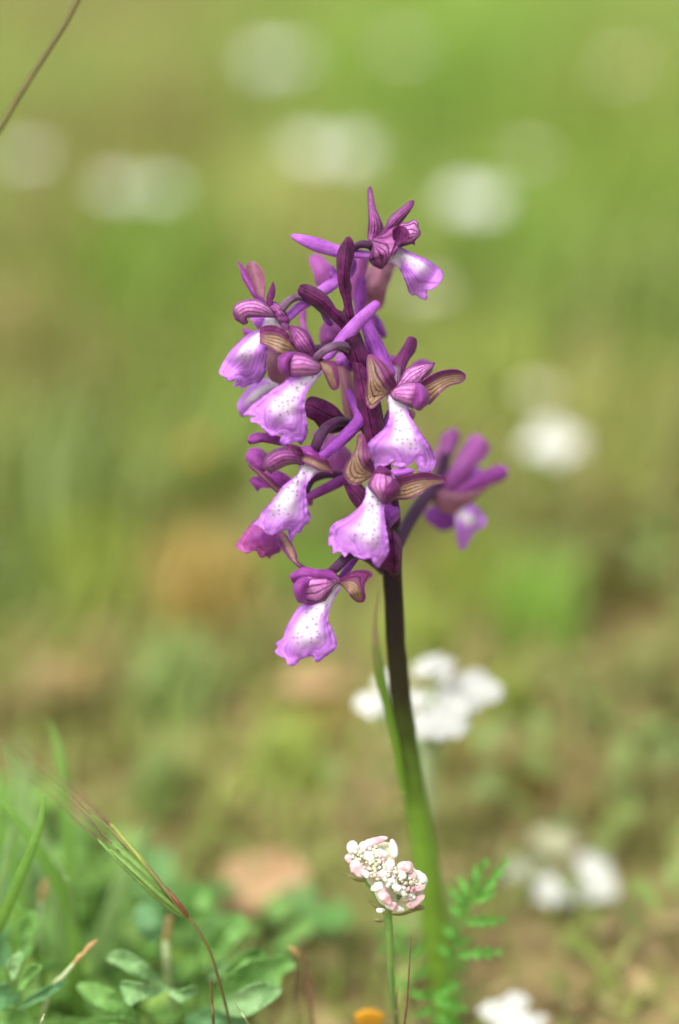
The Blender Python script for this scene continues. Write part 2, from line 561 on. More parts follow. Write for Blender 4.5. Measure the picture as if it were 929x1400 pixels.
stem_path = [(473, 425, 4.5, 3), (484, 455, 8, 2), (491, 485, 11, 2), (500, 525, 13, 3), (510, 575, 14, 4), (519, 630, 13.5, 5), (527, 690, 13, 6), (535, 745, 13.5, 7),
             (537, 790, 13, 9), (540, 850, 13, 12), (543, 900, 13.5, 15), (549, 960, 14, 19), (556, 1010, 14.5, 23), (566, 1080, 16, 29),
             (575, 1130, 17, 33), (584, 1190, 18, 38), (592, 1240, 18.5, 43), (600, 1300, 19, 49), (607, 1370, 19, 56), (612, 1445, 19, 62)]
tube('stem', 'O', stem_path, M['stem'], orchid, seg=20, ridges=7, ridge=0.055, twist=0.3, lump=0.09)
def sheath_mat():
    b = NB('sheath_green_brown_tip')
    t = b.attr('t')
    nz = b.noise(260, 3)
    col = b.mix(b.sstep(b.math('ADD', t, b.math('MULTIPLY', b.math('SUBTRACT', nz, 0.5), 0.2)), 0.55, 0.85), lin(98, 132, 36), lin(150, 134, 96))
    return b.done(col, rough=0.45, trans=0.3, bump=nz)
M['sheath'] = sheath_mat()
blade('sheath_leaf', 'O', [(519, 808), (512, 845), (510, 890), (514, 925), (525, 968), (536, 1015), (547, 1076), (558, 1086), (553, 1050), (543, 1000), (533, 955), (525, 915), (519, 880), (516, 845)],
      [(552, 1080), (541, 1000), (522, 910), (517, 812)], [24, 20, 17, 15], M['sheath'], orchid, fold=1.0)

def flower(x, y, z, label=None):
    f = empty('flower', P(x, y, z), parent=orchid)
    if label:
        f['label'] = label
    return f

# ---- two dark bracts / young tip
blade('bract', 'B', [(530, 462), (560, 480), (578, 540), (572, 620), (548, 720), (542, 820), (556, 880), (552, 940), (562, 1040), (585, 1150), (560, 1185), (520, 1120), (500, 1000), (470, 910), (452, 800), (445, 640), (465, 560), (500, 500)],
      [(560, 1170), (505, 860), (515, 640), (535, 466)], [-1, -2, -4, -4], M['dark'], orchid, dome=2.2, thick=0.0005)
blade('bract', 'B', [(115, 920), (120, 880), (170, 865), (250, 890), (330, 940), (390, 1010), (430, 1070), (500, 1110), (550, 1200), (510, 1250), (440, 1185), (370, 1120), (290, 1062), (220, 1020), (150, 980)],
      [(530, 1225), (350, 1035), (220, 950), (117, 895)], [0, -2, -3, -2], M['dark'], orchid, fold=2.6, dome=0.0, thick=0.0005)
blade('bract', 'D', [(470, 350), (480, 310), (530, 265), (620, 232), (650, 290), (690, 370), (720, 440), (710, 560), (690, 690), (640, 640), (590, 540), (560, 460), (500, 385)],
      [(670, 660), (610, 440), (540, 270)], [1, -3, -4], M['dark'], orchid, fold=2.6, power=1.4, thick=0.0005)
blade('bract', 'D', [(170, 820), (205, 770), (250, 765), (350, 800), (430, 850), (500, 930), (560, 985), (500, 1030), (440, 1055), (380, 1060), (310, 1035), (250, 960), (190, 920)],
      [(550, 1000), (350, 905), (240, 845), (175, 830)], [4, 1, 0, 1], M['dark'], orchid, fold=1.6, wave=0.6, thick=0.0005)
# bracts clasping the stem
blade('bract', 'O', [(497, 500), (512, 520), (522, 560), (527, 600), (535, 640), (528, 668), (512, 640), (498, 600), (490, 560), (484, 520), (484, 490)],
      [(524, 655), (505, 570), (489, 492)], [3, -1, -2], M['dark'], orchid, dome=3)
blade('bract', 'O', [(470, 655), (486, 660), (505, 680), (520, 700), (538, 735), (546, 760), (540, 785), (527, 770), (512, 742), (495, 705), (478, 680)],
      [(540, 775), (515, 710), (475, 662)], [2, 1, 2], M['dark'], orchid, dome=3)
blade('bract', 'H', [(190, 640), (230, 660), (262, 720), (262, 800), (250, 890), (215, 930), (170, 880), (135, 860), (150, 820), (180, 760)],
      [(220, 920), (215, 780), (205, 650)], [3, 1, 2], M['dark'], orchid, dome=3)

# ---- 1: topmost flower, facing right
f = flower(512, 345, 0, 'topmost flower, facing right')
tube('spur', 'B', [(74, 455, 26, -1), (150, 482, 46, -1), (270, 525, 60, 0), (400, 565, 56, 1), (520, 590, 46, 1), (640, 605, 38, 1), (730, 612, 30, 0)], M['lilac'], f, flat=0.8, lump=0.12)
tube('ovary', 'B', [(500, 680, 20, 2), (555, 590, 28, 1), (605, 538, 30, 0), (660, 520, 32, -1), (710, 532, 30, -1), (745, 560, 28, 0)], M['ovdark'], f, ridges=5, ridge=0.12, twist=0.5)
blade('sepal', 'C', [(85, 480), (90, 300), (84, 150), (80, 70), (92, 32), (115, 50), (130, 130), (150, 220), (185, 300), (210, 370), (200, 420), (150, 470)],
      [(120, 470), (140, 380), (115, 180), (94, 36)], [0, -1, 1, 3], M['purv'], f, fold=(1.5, 2), side=-1)
blade('sepal', 'C', [(160, 460), (230, 370), (270, 290), (340, 230), (430, 160), (465, 148), (475, 165), (450, 220), (400, 290), (350, 350), (300, 400), (230, 450), (180, 480)],
      [(175, 465), (300, 315), (400, 220), (470, 153)], [0, -2, -2, 0], M['purv'], f, fold=1.8)
blade('petal', 'C', [(360, 345), (420, 340), (470, 315), (505, 335), (510, 380), (528, 420), (515, 455), (480, 490), (478, 525), (455, 515), (400, 530), (340, 545), (310, 500), (330, 420)],
      [(320, 490), (420, 440), (522, 425)], [0, -1, -1], M['pinkv'], f, dome=3, ruffle=0.3)
blade('column', 'C', [(90, 480), (130, 455), (200, 440), (260, 395), (300, 375), (340, 372), (380, 400), (400, 460), (360, 530), (310, 590), (270, 640), (235, 690), (205, 725), (180, 728), (130, 700), (92, 650), (105, 600), (125, 540), (100, 510)],
      [(110, 500), (170, 540), (240, 600), (215, 715)], [1, -2, -2, 0], M['purv'], f, dome=2.5, wave=0.8, ruffle=0.4)
blade('sepal', 'C', [(300, 390), (340, 362), (400, 375), (428, 420), (420, 480), (345, 530), (285, 610), (235, 695), (222, 670), (250, 600), (298, 520), (290, 440)],
      [(232, 680), (310, 520), (370, 385)], [-2, -4, -5], M['plum'], f, fold=-1.2, ruffle=0.3)
blade('lip', 'C', [(240, 675), (290, 630), (325, 570), (345, 545), (400, 565), (480, 605), (560, 640), (640, 690), (700, 740), (718, 780), (700, 840), (660, 880), (620, 905), (580, 915), (585, 985), (555, 985), (520, 970), (490, 945), (455, 950), (430, 920), (405, 850), (370, 760), (330, 710), (290, 685)],
      [(290, 620), (400, 620), (540, 700), (640, 790)], [0, -2, -3, -1], M['lip_soft'], f, fold=(1.0, 4.5), ruffle=0.25, wave=0.5)

# ---- 2: upper left flower
f = flower(384, 430, -2, 'upper left flower with a pale erect sepal')
tube('spur', 'B', [(10, 1150, 42, 0), (120, 1052, 42, 1), (200, 1005, 42, 2), (300, 925, 50, 3), (380, 875, 52, 4), (445, 830, 42, 5)], M['lilac'], f, flat=0.85, lump=0.1)
tube('ovary', 'A', [(600, 500, 34, -2), (640, 450, 34, -2), (700, 415, 32, -1), (780, 410, 32, 0), (850, 450, 30, 1), (980, 560, 28, 3)], M['ovary'], f, ridges=5, ridge=0.13, twist=0.7)
blade('sepal', 'A', [(280, 160), (310, 115), (350, 108), (390, 135), (430, 190), (450, 260), (448, 340), (440, 425), (400, 430), (360, 380), (330, 310), (300, 220)],
      [(420, 425), (385, 270), (335, 112)], [0, 2, 3], M['dusty'], f, fold=-1.6, ruffle=0.2)
blade('sepal', 'A', [(215, 115), (225, 108), (260, 150), (300, 220), (340, 310), (370, 380), (430, 420), (470, 470), (490, 520), (440, 490), (380, 430), (340, 390), (300, 320), (260, 250), (240, 170)],
      [(480, 505), (390, 410), (300, 270), (219, 112)], [-1, -2, -1, 1], M['purple'], f, fold=1.2)
blade('petal', 'A', [(180, 540), (190, 490), (230, 455), (300, 435), (370, 428), (430, 455), (500, 510), (540, 575), (470, 580), (400, 578), (300, 585), (305, 620), (275, 642), (240, 625), (205, 605), (190, 580)],
      [(530, 570), (400, 510), (290, 500), (195, 560)], [-1, -3, -4, -3], M['pinkv'], f, dome=3.5, side=-1)
blade('sepal', 'A', [(465, 430), (480, 370), (510, 290), (520, 278), (535, 340), (530, 400), (510, 460), (530, 520), (490, 510)],
      [(505, 500), (500, 400), (520, 282)], [-2, -2, 0], M['plum'], f, fold=0.8)
blade('sepal', 'A', [(480, 500), (510, 450), (560, 460), (610, 510), (640, 570), (655, 640), (645, 692), (600, 665), (560, 610), (520, 560)],
      [(500, 480), (570, 560), (640, 685)], [-2, -3.5, -2], M['purv'], f, fold=1.5, ruffle=0.9, wave=1.0)
blade('petal', 'A', [(330, 580), (440, 570), (460, 620), (405, 680), (360, 640)], [(440, 580), (350, 610)], [1, 2], M['lilac'], f, fold=1)
blade('sepal', 'A', [(262, 685), (300, 678), (350, 705), (390, 740), (300, 748)], [(390, 730), (266, 684)], [3, 5], M['purple'], f, fold=1)
blade('lip', 'A', [(440, 610), (460, 575), (530, 560), (600, 660), (590, 750), (500, 790), (470, 850), (465, 900), (455, 1000), (467, 1020), (440, 1080), (400, 1132), (350, 1145), (300, 1160), (247, 1187), (235, 1150), (200, 1172), (180, 1160), (212, 1108), (150, 1125), (110, 1090), (62, 1055), (90, 980), (150, 880), (230, 790), (330, 710), (410, 680)],
      [(520, 600), (400, 730), (270, 860), (170, 1000)], [-1, -3, -4, -1.5], M['lip_soft'], f, fold=(3.5, 3.0), ruffle=0.3, wave=0.8, jag=0.5)

# ---- 3: flower left of the stem, in front
f = flower(438, 495, -5, 'front flower left of the stem with a striped olive sepal')
tube('spur', 'D', [(765, -18, 40, -7), (700, 48, 54, -6), (600, 150, 60, -4), (510, 240, 56, -3), (440, 320, 46, -3), (380, 400, 40, -3), (320, 450, 30, -4)], M['lilac'], f, flat=0.8, lump=0.1)
tube('ovary', 'D', [(270, 425, 32, -6), (330, 372, 34, -7), (400, 335, 37, -7), (480, 325, 38, -5), (560, 370, 36, -2), (640, 450, 36, 1)], M['ovary'], f, ridges=5, ridge=0.13, twist=0.6)
blade('sepal', 'A', [(405, 690), (430, 660), (490, 645), (560, 660), (620, 690), (660, 740), (700, 820), (745, 880), (690, 880), (610, 905), (580, 905), (520, 860), (470, 830), (440, 815), (410, 800), (408, 750)],
      [(735, 880), (600, 780), (412, 740)], [-5, -7, -5], M['tan'], f, fold=(1.4, 1.8), ruffle=0.2, side=1)
blade('petal', 'A', [(645, 660), (680, 650), (740, 665), (800, 700), (840, 760), (870, 850), (885, 930), (860, 940), (800, 900), (740, 880), (700, 810), (665, 730)],
      [(850, 920), (760, 790), (670, 665)], [-5, -7.5, -5], M['purv'], f, fold=(1.6, 1.0), wave=0.5)
blade('sepal', 'D', [(250, 440), (290, 420), (350, 450), (430, 460), (445, 520), (462, 620), (455, 680), (425, 705), (390, 690), (360, 630), (330, 560), (300, 510), (270, 480)],
      [(262, 455), (360, 500), (400, 590), (432, 695)], [-5, -7, -7, -6], M['tan'], f, fold=1.2, side=-1)
blade('petal', 'A', [(650, 900), (700, 875), (780, 890), (850, 930), (925, 990), (905, 1050), (850, 1070), (740, 1078), (660, 1070), (630, 1000)],
      [(925, 1010), (780, 980), (640, 990)], [-5, -7, -7], M['pinkv'], f, dome=4.5)
blade('petal', 'A', [(560, 960), (570, 920), (620, 885), (690, 878), (700, 900), (660, 950), (665, 1020), (690, 1076), (620, 1070), (580, 1040), (560, 1000)],
      [(690, 890), (620, 960), (640, 1070)], [-8, -8, -7], M['purple'], f, dome=3.5)
blade('lip', 'F', [(540, 95), (640, 75), (700, 50), (800, 15), (808, 60), (770, 110), (710, 180), (670, 250), (660, 340), (670, 420), (685, 500), (680, 590), (650, 640), (630, 665), (590, 640), (550, 650), (510, 665), (490, 688), (460, 660), (455, 620), (475, 580), (420, 590), (380, 595), (330, 560), (290, 520), (260, 490), (205, 475), (205, 440), (250, 430), (190, 422), (145, 425), (150, 400), (220, 330), (300, 270), (400, 200), (480, 150)],
      [(780, 40), (620, 180), (480, 330), (370, 540)], [-5, -8, -9, -7], M['lip'], f, fold=(3.5, 4.0), ruffle=0.3, wave=0.7, jag=0.5)

# ---- 4: soft flower behind 3
f = flower(395, 520, 8, 'blurred flower behind the left front flower')
blade('lip', 'F', [(95, 320), (150, 230), (230, 150), (330, 110), (400, 120), (460, 170), (400, 240), (300, 320), (200, 400), (140, 430), (115, 420), (100, 370)],
      [(440, 150), (280, 220), (110, 370)], [7, 5, 7], M['lip_soft'], f, fold=2)
blade('sepal', 'A', [(455, 810), (520, 850), (580, 900), (640, 1000), (700, 1080), (640, 1130), (555, 1148), (490, 1095), (465, 1000)],
      [(660, 1060), (560, 980), (460, 820)], [6, 5, 7], M['dusty'], f, fold=1.5)
tube('ovary', 'D', [(240, 350, 32, 6), (330, 345, 36, 6), (440, 330, 36, 5), (560, 400, 36, 4)], M['ovdark'], f)
tube('spur', 'D', [(150, 30, 30, 10), (150, 110, 30, 10), (165, 190, 28, 9), (230, 330, 28, 8)], M['mauve'], f)

# ---- 5: front flower right of the stem
f = flower(545, 540, -4, 'front flower right of the stem with spread striped sepals')
tube('spur', 'D', [(660, 80, 40, 3), (700, 170, 58, 3), (750, 290, 68, 2), (795, 390, 70, 1), (850, 500, 62, 0), (900, 560, 45, -2)], M['violet'], f, lump=0.1)
blade('petal', 'E', [(290, 300), (330, 220), (390, 130), (420, 70), (450, 62), (490, 80), (497, 120), (480, 190), (430, 260), (400, 330), (380, 410), (330, 380)],
      [(355, 390), (390, 240), (455, 68)], [0, 1, 2], M['plum'], f, fold=(1.0, 1.8), wave=0.6)
tube('ovary', 'E', [(100, 560, 40, 4), (200, 440, 34, 2), (310, 340, 38, -1), (325, 420, 36, -2), (320, 500, 34, -3)], M['ovary'], f, ridges=4, ridge=0.1)
blade('petal', 'E', [(325, 500), (350, 430), (400, 350), (450, 315), (520, 298), (600, 290), (650, 285), (620, 340), (570, 390), (530, 460), (480, 500), (400, 500)],
      [(360, 490), (470, 395), (640, 290)], [-4, -5, -2], M['pinkv'], f, fold=1.5, ruffle=0.3)
blade('sepal', 'E', [(72, 250), (95, 213), (150, 235), (220, 280), (270, 340), (300, 400), (325, 470), (300, 530), (240, 555), (190, 605), (150, 655), (110, 675), (75, 650), (58, 580), (62, 500), (80, 420), (72, 330)],
      [(280, 545), (190, 500), (130, 400), (92, 222)], [-4, -6, -6, -4], M['tan'], f, fold=(1.2, 2.2), wave=0.4, side=1)
blade('sepal', 'E', [(520, 470), (600, 400), (680, 360), (760, 342), (840, 342), (890, 365), (912, 395), (900, 430), (860, 460), (780, 480), (720, 520), (660, 580), (600, 640), (560, 610), (540, 540)],
      [(530, 520), (640, 460), (760, 410), (905, 400)], [-3, -5, -4, -2], M['tan'], f, fold=(2.2, 0.8), side=-1)
blade('petal', 'E', [(275, 540), (300, 505), (360, 470), (430, 455), (500, 462), (530, 520), (520, 600), (480, 668), (420, 650), (340, 615), (290, 580)],
      [(280, 545), (390, 550), (500, 560)], [-4, -5.5, -6], M['pinkv'], f, dome=4)
blade('petal', 'E', [(495, 462), (560, 488), (598, 550), (595, 620), (550, 665), (520, 687), (480, 670), (458, 622), (480, 550)],
      [(490, 470), (540, 570), (510, 680)], [-6, -7, -7], M['purple'], f, dome=4)
blade('lip', 'E', [(240, 550), (300, 560), (420, 620), (425, 710), (470, 790), (530, 880), (590, 960), (640, 1050), (652, 1130), (620, 1200), (580, 1225), (520, 1200), (495, 1130), (495, 1108), (440, 1140), (370, 1172), (320, 1160), (280, 1168), (318, 1112), (230, 1165), (178, 1165), (155, 1207), (140, 1190), (130, 1130), (90, 1080), (72, 990), (110, 940), (190, 870), (240, 810), (265, 740), (258, 650)],
      [(330, 590), (370, 750), (420, 900), (430, 1130)], [-4, -7, -9, -7], M['lip'], f, fold=(2.4, 4.8), power=1.6, ruffle=0.3, wave=0.6, jag=0.5)
blade('petal', 'E', [(190, 870), (215, 780), (250, 690), (275, 700), (270, 800), (240, 850)], [(260, 700), (205, 850)], [0, 1], M['lilac'], f, fold=1)

# ---- 6: front flower lower left
f = flower(420, 615, -4, 'front flower lower left above a blurred magenta lip')
tube('spur', 'D', [(540, 718, 30, 1), (575, 790, 46, 0), (628, 880, 58, -1), (632, 950, 58, -2), (580, 1020, 56, -2), (500, 1100, 54, -3), (410, 1180, 50, -4), (320, 1255, 44, -5)], M['violet'], f, flat=0.85, lump=0.1)
tube('ovary', 'G', [(190, 370, 44, -4), (205, 300, 44, -5), (240, 220, 46, -5), (300, 145, 46, -4), (380, 105, 42, -1), (470, 110, 38, 2), (560, 150, 36, 5)], M['ovdark'], f, ridges=5, ridge=0.1, twist=0.5)
blade('sepal', 'F', [(178, 640), (195, 600), (230, 575), (300, 570), (380, 590), (470, 610), (480, 672), (380, 658), (300, 645), (230, 660), (190, 657)],
      [(475, 640), (330, 610), (185, 635)], [-1, -2, -1], M['purple'], f, fold=1.4, ruffle=0.3)
blade('petal', 'F', [(305, 850), (330, 775), (400, 715), (480, 692), (560, 700), (640, 735), (660, 790), (645, 848), (590, 830), (520, 840), (450, 870), (390, 900), (380, 917), (350, 890), (315, 880)],
      [(650, 790), (480, 770), (312, 865)], [-4, -6, -5], M['purv'], f, dome=3.2)
blade('petal', 'F', [(600, 690), (650, 690), (720, 680), (760, 730), (810, 775), (790, 840), (700, 790), (620, 770)],
      [(610, 720), (800, 810)], [-5, -4], M['purple'], f, dome=2, wave=1.0)
blade('petal', 'F', [(505, 680), (520, 662), (570, 668), (625, 690), (650, 740), (620, 757), (570, 745), (530, 712)],
      [(630, 735), (515, 675)], [-7, -6.5], M['dark'], f, fold=-1.0, dome=0.8)
blade('sepal', 'F', [(590, 760), (690, 750), (780, 785), (850, 790), (880, 840), (902, 907), (850, 900), (780, 885), (720, 850), (650, 815)],
      [(610, 775), (740, 810), (897, 900)], [-6, -7.5, -6], M['tan'], f, fold=(1.6, 1.0), side=-1)
blade('lip', 'I', [(600, 150), (690, 130), (775, 255), (740, 310), (690, 370), (670, 430), (680, 520), (692, 600), (712, 660), (690, 710), (650, 740), (622, 797), (592, 795), (545, 872), (527, 820), (520, 768), (470, 780), (420, 805), (370, 812), (310, 780), (270, 745), (255, 740), (225, 722), (270, 670), (300, 620), (370, 545), (430, 470), (480, 400), (560, 340), (610, 290), (620, 240)],
      [(690, 180), (570, 380), (430, 580), (360, 780)], [-4, -7, -8, -6], M['lip'], f, fold=(4.0, 2.5), ruffle=0.35, wave=0.7, jag=0.8)

# ---- 7: lower front flower below the stem's bend
f = flower(505, 655, -6, 'lowest front flower on the stem with spread striped sepals')
blade('sepal', 'G', [(545, 260), (560, 210), (590, 203), (615, 240), (640, 340), (670, 430), (700, 530), (650, 580), (590, 620), (540, 642), (490, 630), (445, 580), (435, 510), (460, 450), (510, 380), (540, 310)],
      [(680, 550), (580, 510), (540, 400), (585, 210)], [-6, -8, -8, -5], M['tan'], f, fold=(1.0, 2.2), side=1)
blade('sepal', 'H', [(215, 345), (300, 310), (400, 290), (480, 305), (520, 320), (533, 345), (510, 360), (440, 380), (380, 420), (320, 450), (270, 458), (215, 450), (230, 400)],
      [(220, 400), (380, 355), (530, 345)], [-5, -7, -4], M['tan'], f, fold=(2.0, 1.0), side=-1)
blade('petal', 'H', [(160, 300), (240, 268), (300, 265), (335, 280), (325, 300), (270, 318), (200, 325)], [(180, 305), (330, 285)], [-6, -6], M['lilac'], f, dome=1.5)
blade('petal', 'G', [(645, 620), (680, 560), (720, 500), (780, 490), (850, 540), (880, 600), (850, 700), (780, 795), (730, 760), (690, 710), (650, 670)],
      [(770, 500), (740, 620), (770, 770)], [-6, -8, -7], M['pinkv'], f, dome=4.2)
blade('petal', 'G', [(745, 670), (790, 625), (860, 590), (900, 620), (908, 700), (870, 750), (820, 790), (775, 797), (755, 740)],
      [(880, 610), (820, 700), (790, 780)], [-8, -9, -8], M['plum'], f, dome=3.5)
blade('petal', 'G', [(690, 530), (740, 495), (800, 500), (840, 545), (800, 560), (740, 560)], [(700, 530), (830, 545)], [-9, -9], M['plum'], f, dome=1.5)
blade('lip', 'G', [(625, 640), (690, 650), (770, 760), (775, 880), (790, 980), (812, 1100), (823, 1180), (800, 1239), (765, 1290), (728, 1340), (690, 1314), (660, 1262), (613, 1270), (585, 1268), (524, 1240), (484, 1210), (446, 1247), (404, 1203), (344, 1217), (339, 1155), (308, 1150), (310, 1070), (330, 990), (380, 950), (450, 920), (520, 870), (590, 800), (620, 720)],
      [(690, 680), (690, 860), (670, 1040), (610, 1250)], [-6, -9, -11, -9], M['lip'], f, fold=(2.4, 5.0), power=1.6, ruffle=0.35, wave=0.6, jag=0.7)
blade('petal', 'H', [(155, 485), (200, 478), (245, 510), (248, 560), (215, 600), (170, 645), (160, 560)], [(165, 620), (235, 510)], [3, 3], M['violet'], f, dome=3)
tube('ovary', 'G', [(880, 960, 40, 5), (870, 820, 38, 3), (840, 660, 36, 0), (790, 540, 34, -3)], M['ovdark'], f)

# ---- 8: the lowest flower
f = flower(455, 790, -4, 'lowest flower hanging by itself below the others')
tube('ovary', 'J', [(500, 270, 38, -3), (545, 235, 40, -4), (600, 180, 44, -4), (670, 115, 44, -3), (760, 110, 42, 0), (860, 160, 42, 3), (960, 250, 40, 8)], M['ovdark'], f, ridges=5, ridge=0.1, twist=0.6)
tube('spur', 'J', [(590, 320, 26, -2), (640, 250, 34, -1), (700, 165, 34, 1), (740, 110, 28, 3)], M['violet'], f)
blade('sepal', 'J', [(575, 345), (620, 300), (690, 255), (770, 240), (840, 255), (866, 290), (830, 320), (800, 370), (800, 430), (808, 470), (790, 510), (750, 520), (700, 490), (660, 440), (620, 390)],
      [(585, 355), (680, 360), (750, 420), (765, 512)], [-4, -6, -6, -4], M['tan'], f, fold=(2.0, 0.8), side=-1)
blade('sepal', 'I', [(425, 810), (470, 785), (510, 820), (560, 900), (590, 970), (602, 1030), (660, 1075), (740, 1120), (640, 1105), (560, 1045), (500, 975), (450, 900)],
      [(720, 1110), (590, 1040), (520, 930), (455, 800)], [-4, -5, -3, 0], M['tan'], f, fold=(0.8, 1.6), side=-1)
blade('petal', 'J', [(165, 290), (220, 250), (290, 222), (400, 240), (500, 245), (570, 290), (600, 345), (540, 380), (480, 480), (420, 535), (350, 537), (270, 520), (235, 510), (205, 450), (190, 380), (195, 350), (170, 320)],
      [(590, 335), (400, 370), (215, 400)], [-3, -5, -5], M['pinkv'], f, dome=4, wave=0.8, side=-1)
blade('petal', 'J', [(165, 290), (220, 250), (290, 222), (400, 240), (500, 250), (560, 300), (500, 330), (430, 310), (350, 320), (290, 300), (240, 330), (195, 350)],
      [(550, 300), (360, 275), (175, 300)], [-8, -9, -8], M['purple'], f, fold=1.2, wave=0.8)
blade('petal', 'J', [(195, 400), (230, 330), (290, 305), (350, 325), (330, 370), (300, 420), (300, 490), (310, 525), (270, 522), (235, 510), (205, 450)],
      [(320, 320), (250, 400), (280, 520)], [-9, -10, -8.5], M['purple'], f, fold=1.0, dome=0.8)
blade('lip', 'J', [(270, 540), (400, 500), (450, 480), (520, 420), (585, 365), (590, 400), (550, 470), (510, 550), (490, 620), (490, 680), (530, 760), (555, 830), (560, 890), (530, 930), (470, 970), (400, 1022), (370, 1000), (350, 970), (310, 980), (250, 1000), (215, 1045), (150, 1047), (130, 1000), (80, 975), (35, 935), (60, 900), (50, 860), (110, 815), (125, 760), (170, 670), (220, 590)],
      [(540, 430), (390, 600), (270, 790), (180, 990)], [-4, -7, -9, -7], M['lip'], f, fold=(3.0, 3.4), ruffle=0.3, wave=0.7, jag=0.5)

# ---- 9: soft flower lower left, behind
f = flower(400, 680, 6, 'blurred magenta flower at the lower left of the spike')
blade('sepal', 'I', [(165, 150), (190, 95), (250, 75), (310, 100), (350, 150), (340, 220), (310, 290), (240, 240), (180, 200)],
      [(320, 270), (260, 180), (200, 110)], [5, 5, 6], M['purple'], f, dome=2)
blade('petal', 'I', [(320, 290), (380, 265), (460, 280), (550, 345), (500, 400), (460, 420), (400, 380), (340, 330)],
      [(500, 380), (330, 290)], [5, 4], M['purple'], f, dome=1)
blade('sepal', 'I', [(180, 190), (240, 240), (330, 295), (400, 370), (455, 440), (430, 455), (350, 385), (270, 305), (200, 240)],
      [(440, 440), (320, 330), (185, 200)], [4, 3, 4], M['tan'], f, fold=0.8)
blade('petal', 'I', [(195, 350), (250, 320), (320, 340), (400, 390), (380, 415), (300, 415), (265, 442), (230, 400)],
      [(390, 400), (200, 350)], [5, 5], M['purple'], f, fold=1.2)
blade('lip', 'I', [(80, 905), (120, 840), (180, 760), (230, 700), (300, 740), (430, 790), (462, 880), (462, 950), (400, 980), (362, 1015), (340, 990), (290, 1005), (260, 960), (240, 945), (170, 965), (110, 945)],
      [(420, 800), (250, 840), (200, 930)], [5, 3, 4], M['lip_back'], f, fold=2.5, ruffle=0.4)
tube('spur', 'G', [(150, 735, 36, 4), (230, 695, 42, 4), (340, 640, 46, 5), (440, 590, 46, 6), (560, 550, 44, 7)], M['purple'], f)
tube('ovary', 'G', [(120, 680, 30, 4), (160, 600, 34, 5), (240, 560, 36, 6), (340, 548, 36, 6), (480, 590, 40, 7), (600, 700, 40, 7), (700, 800, 40, 7)], M['ovdark'], f)
tube('petal_tip', 'G', [(135, 735, 38, 6), (150, 790, 26, 7)], M['mauve'], f)

# ---- 10: soft flower to the right, well behind
f = flower(600, 680, 20, 'blurred flower standing out to the right')
tube('ovary', 'H', [(235, 750, 34, 9), (290, 620, 42, 14), (380, 475, 44, 20), (450, 390, 44, 26), (500, 300, 42, 30), (525, 200, 34, 31)], M['ovdark'], f)
ZOFF = 10.0
blade('petal', 'H', [(450, 210), (500, 110), (540, 40), (590, 20), (612, 70), (590, 140), (550, 230), (500, 320)], [(500, 300), (575, 40)], [20, 22], M['mauve'], f, fold=1.5)
blade('petal', 'H', [(490, 420), (520, 330), (580, 230), (640, 130), (690, 65), (750, 75), (795, 140), (760, 210), (700, 260), (650, 350), (560, 440)],
      [(520, 420), (620, 270), (740, 110)], [18, 17, 20], M['mauve'], f, fold=2)
blade('petal', 'H', [(650, 300), (690, 260), (740, 270), (750, 310), (690, 350)], [(660, 320), (740, 290)], [20, 21], M['lilac'], f, dome=1)
blade('sepal', 'H', [(640, 360), (750, 290), (830, 252), (885, 252), (907, 300), (870, 340), (780, 375), (700, 420), (640, 430), (560, 430)],
      [(600, 420), (740, 340), (890, 280)], [16, 16, 20], M['purple'], f, fold=1.5)
blade('sepal', 'H', [(440, 440), (500, 400), (600, 415), (700, 400), (800, 360), (740, 420), (680, 470), (620, 510), (570, 545), (500, 525)],
      [(560, 530), (560, 450), (760, 380)], [15, 15, 18], M['dusty'], f, dome=2)
blade('lip', 'H', [(400, 550), (440, 500), (520, 500), (600, 540), (585, 610), (530, 645), (450, 612)], [(580, 520), (430, 570)], [17, 19], M['violet'], f, fold=1.5)
blade('lip', 'H', [(585, 540), (640, 490), (700, 490), (765, 560), (765, 615), (700, 655), (650, 745), (612, 755), (592, 660)],
      [(600, 530), (680, 580), (740, 600)], [16, 15, 19], M['lip_soft'], f, fold=2.5)
tube('spur', 'O', [(612, 600, 10, 24), (606, 625, 9, 23), (598, 660, 8, 21)], M['purple'], f)

ZOFF = 0.0
# ---- 11: soft flowers behind the tip
f = flower(490, 400, 10, 'blurred pink flower behind the tip of the spike')
blade('sepal', 'B', [(205, 650), (240, 603), (300, 615), (370, 680), (430, 760), (440, 830), (380, 840), (320, 880), (270, 870), (240, 760)],
      [(390, 830), (320, 740), (235, 620)], [8, 8, 10], M['mauve'], f, fold=2)
blade('petal', 'B', [(380, 700), (420, 720), (460, 790), (455, 880), (420, 870), (385, 800)], [(440, 860), (390, 710)], [5, 4], M['lilac'], f, fold=1, ruffle=0.6)
blade('petal', 'B', [(560, 640), (600, 660), (600, 730), (560, 800), (530, 800), (535, 700)], [(545, 790), (580, 650)], [4, 4], M['violet'], f, fold=1)
blade('petal', 'B', [(570, 640), (700, 635), (700, 700), (670, 800), (620, 960), (570, 1000), (530, 900), (545, 780)],
      [(580, 960), (630, 650)], [9, 8], M['mauve'], f, fold=2)
blade('sepal', 'B', [(670, 790), (740, 700), (920, 680), (905, 780), (860, 900), (835, 1020), (790, 1080), (690, 1080), (660, 950)],
      [(740, 1060), (760, 900), (820, 700)], [11, 10, 12], M['dusty'], f, fold=2.5, wave=1)
blade('petal', 'B', [(590, 1100), (590, 980), (635, 810), (665, 790), (690, 930), (670, 1050), (620, 1120)], [(610, 1090), (655, 810)], [8, 7], M['violet'], f, fold=1.5)
blade('sepal', 'D', [(300, 300), (300, 190), (340, 130), (430, 120), (490, 190), (440, 280), (380, 320)], [(380, 310), (390, 140)], [8, 8], M['mauve'], f, dome=2)
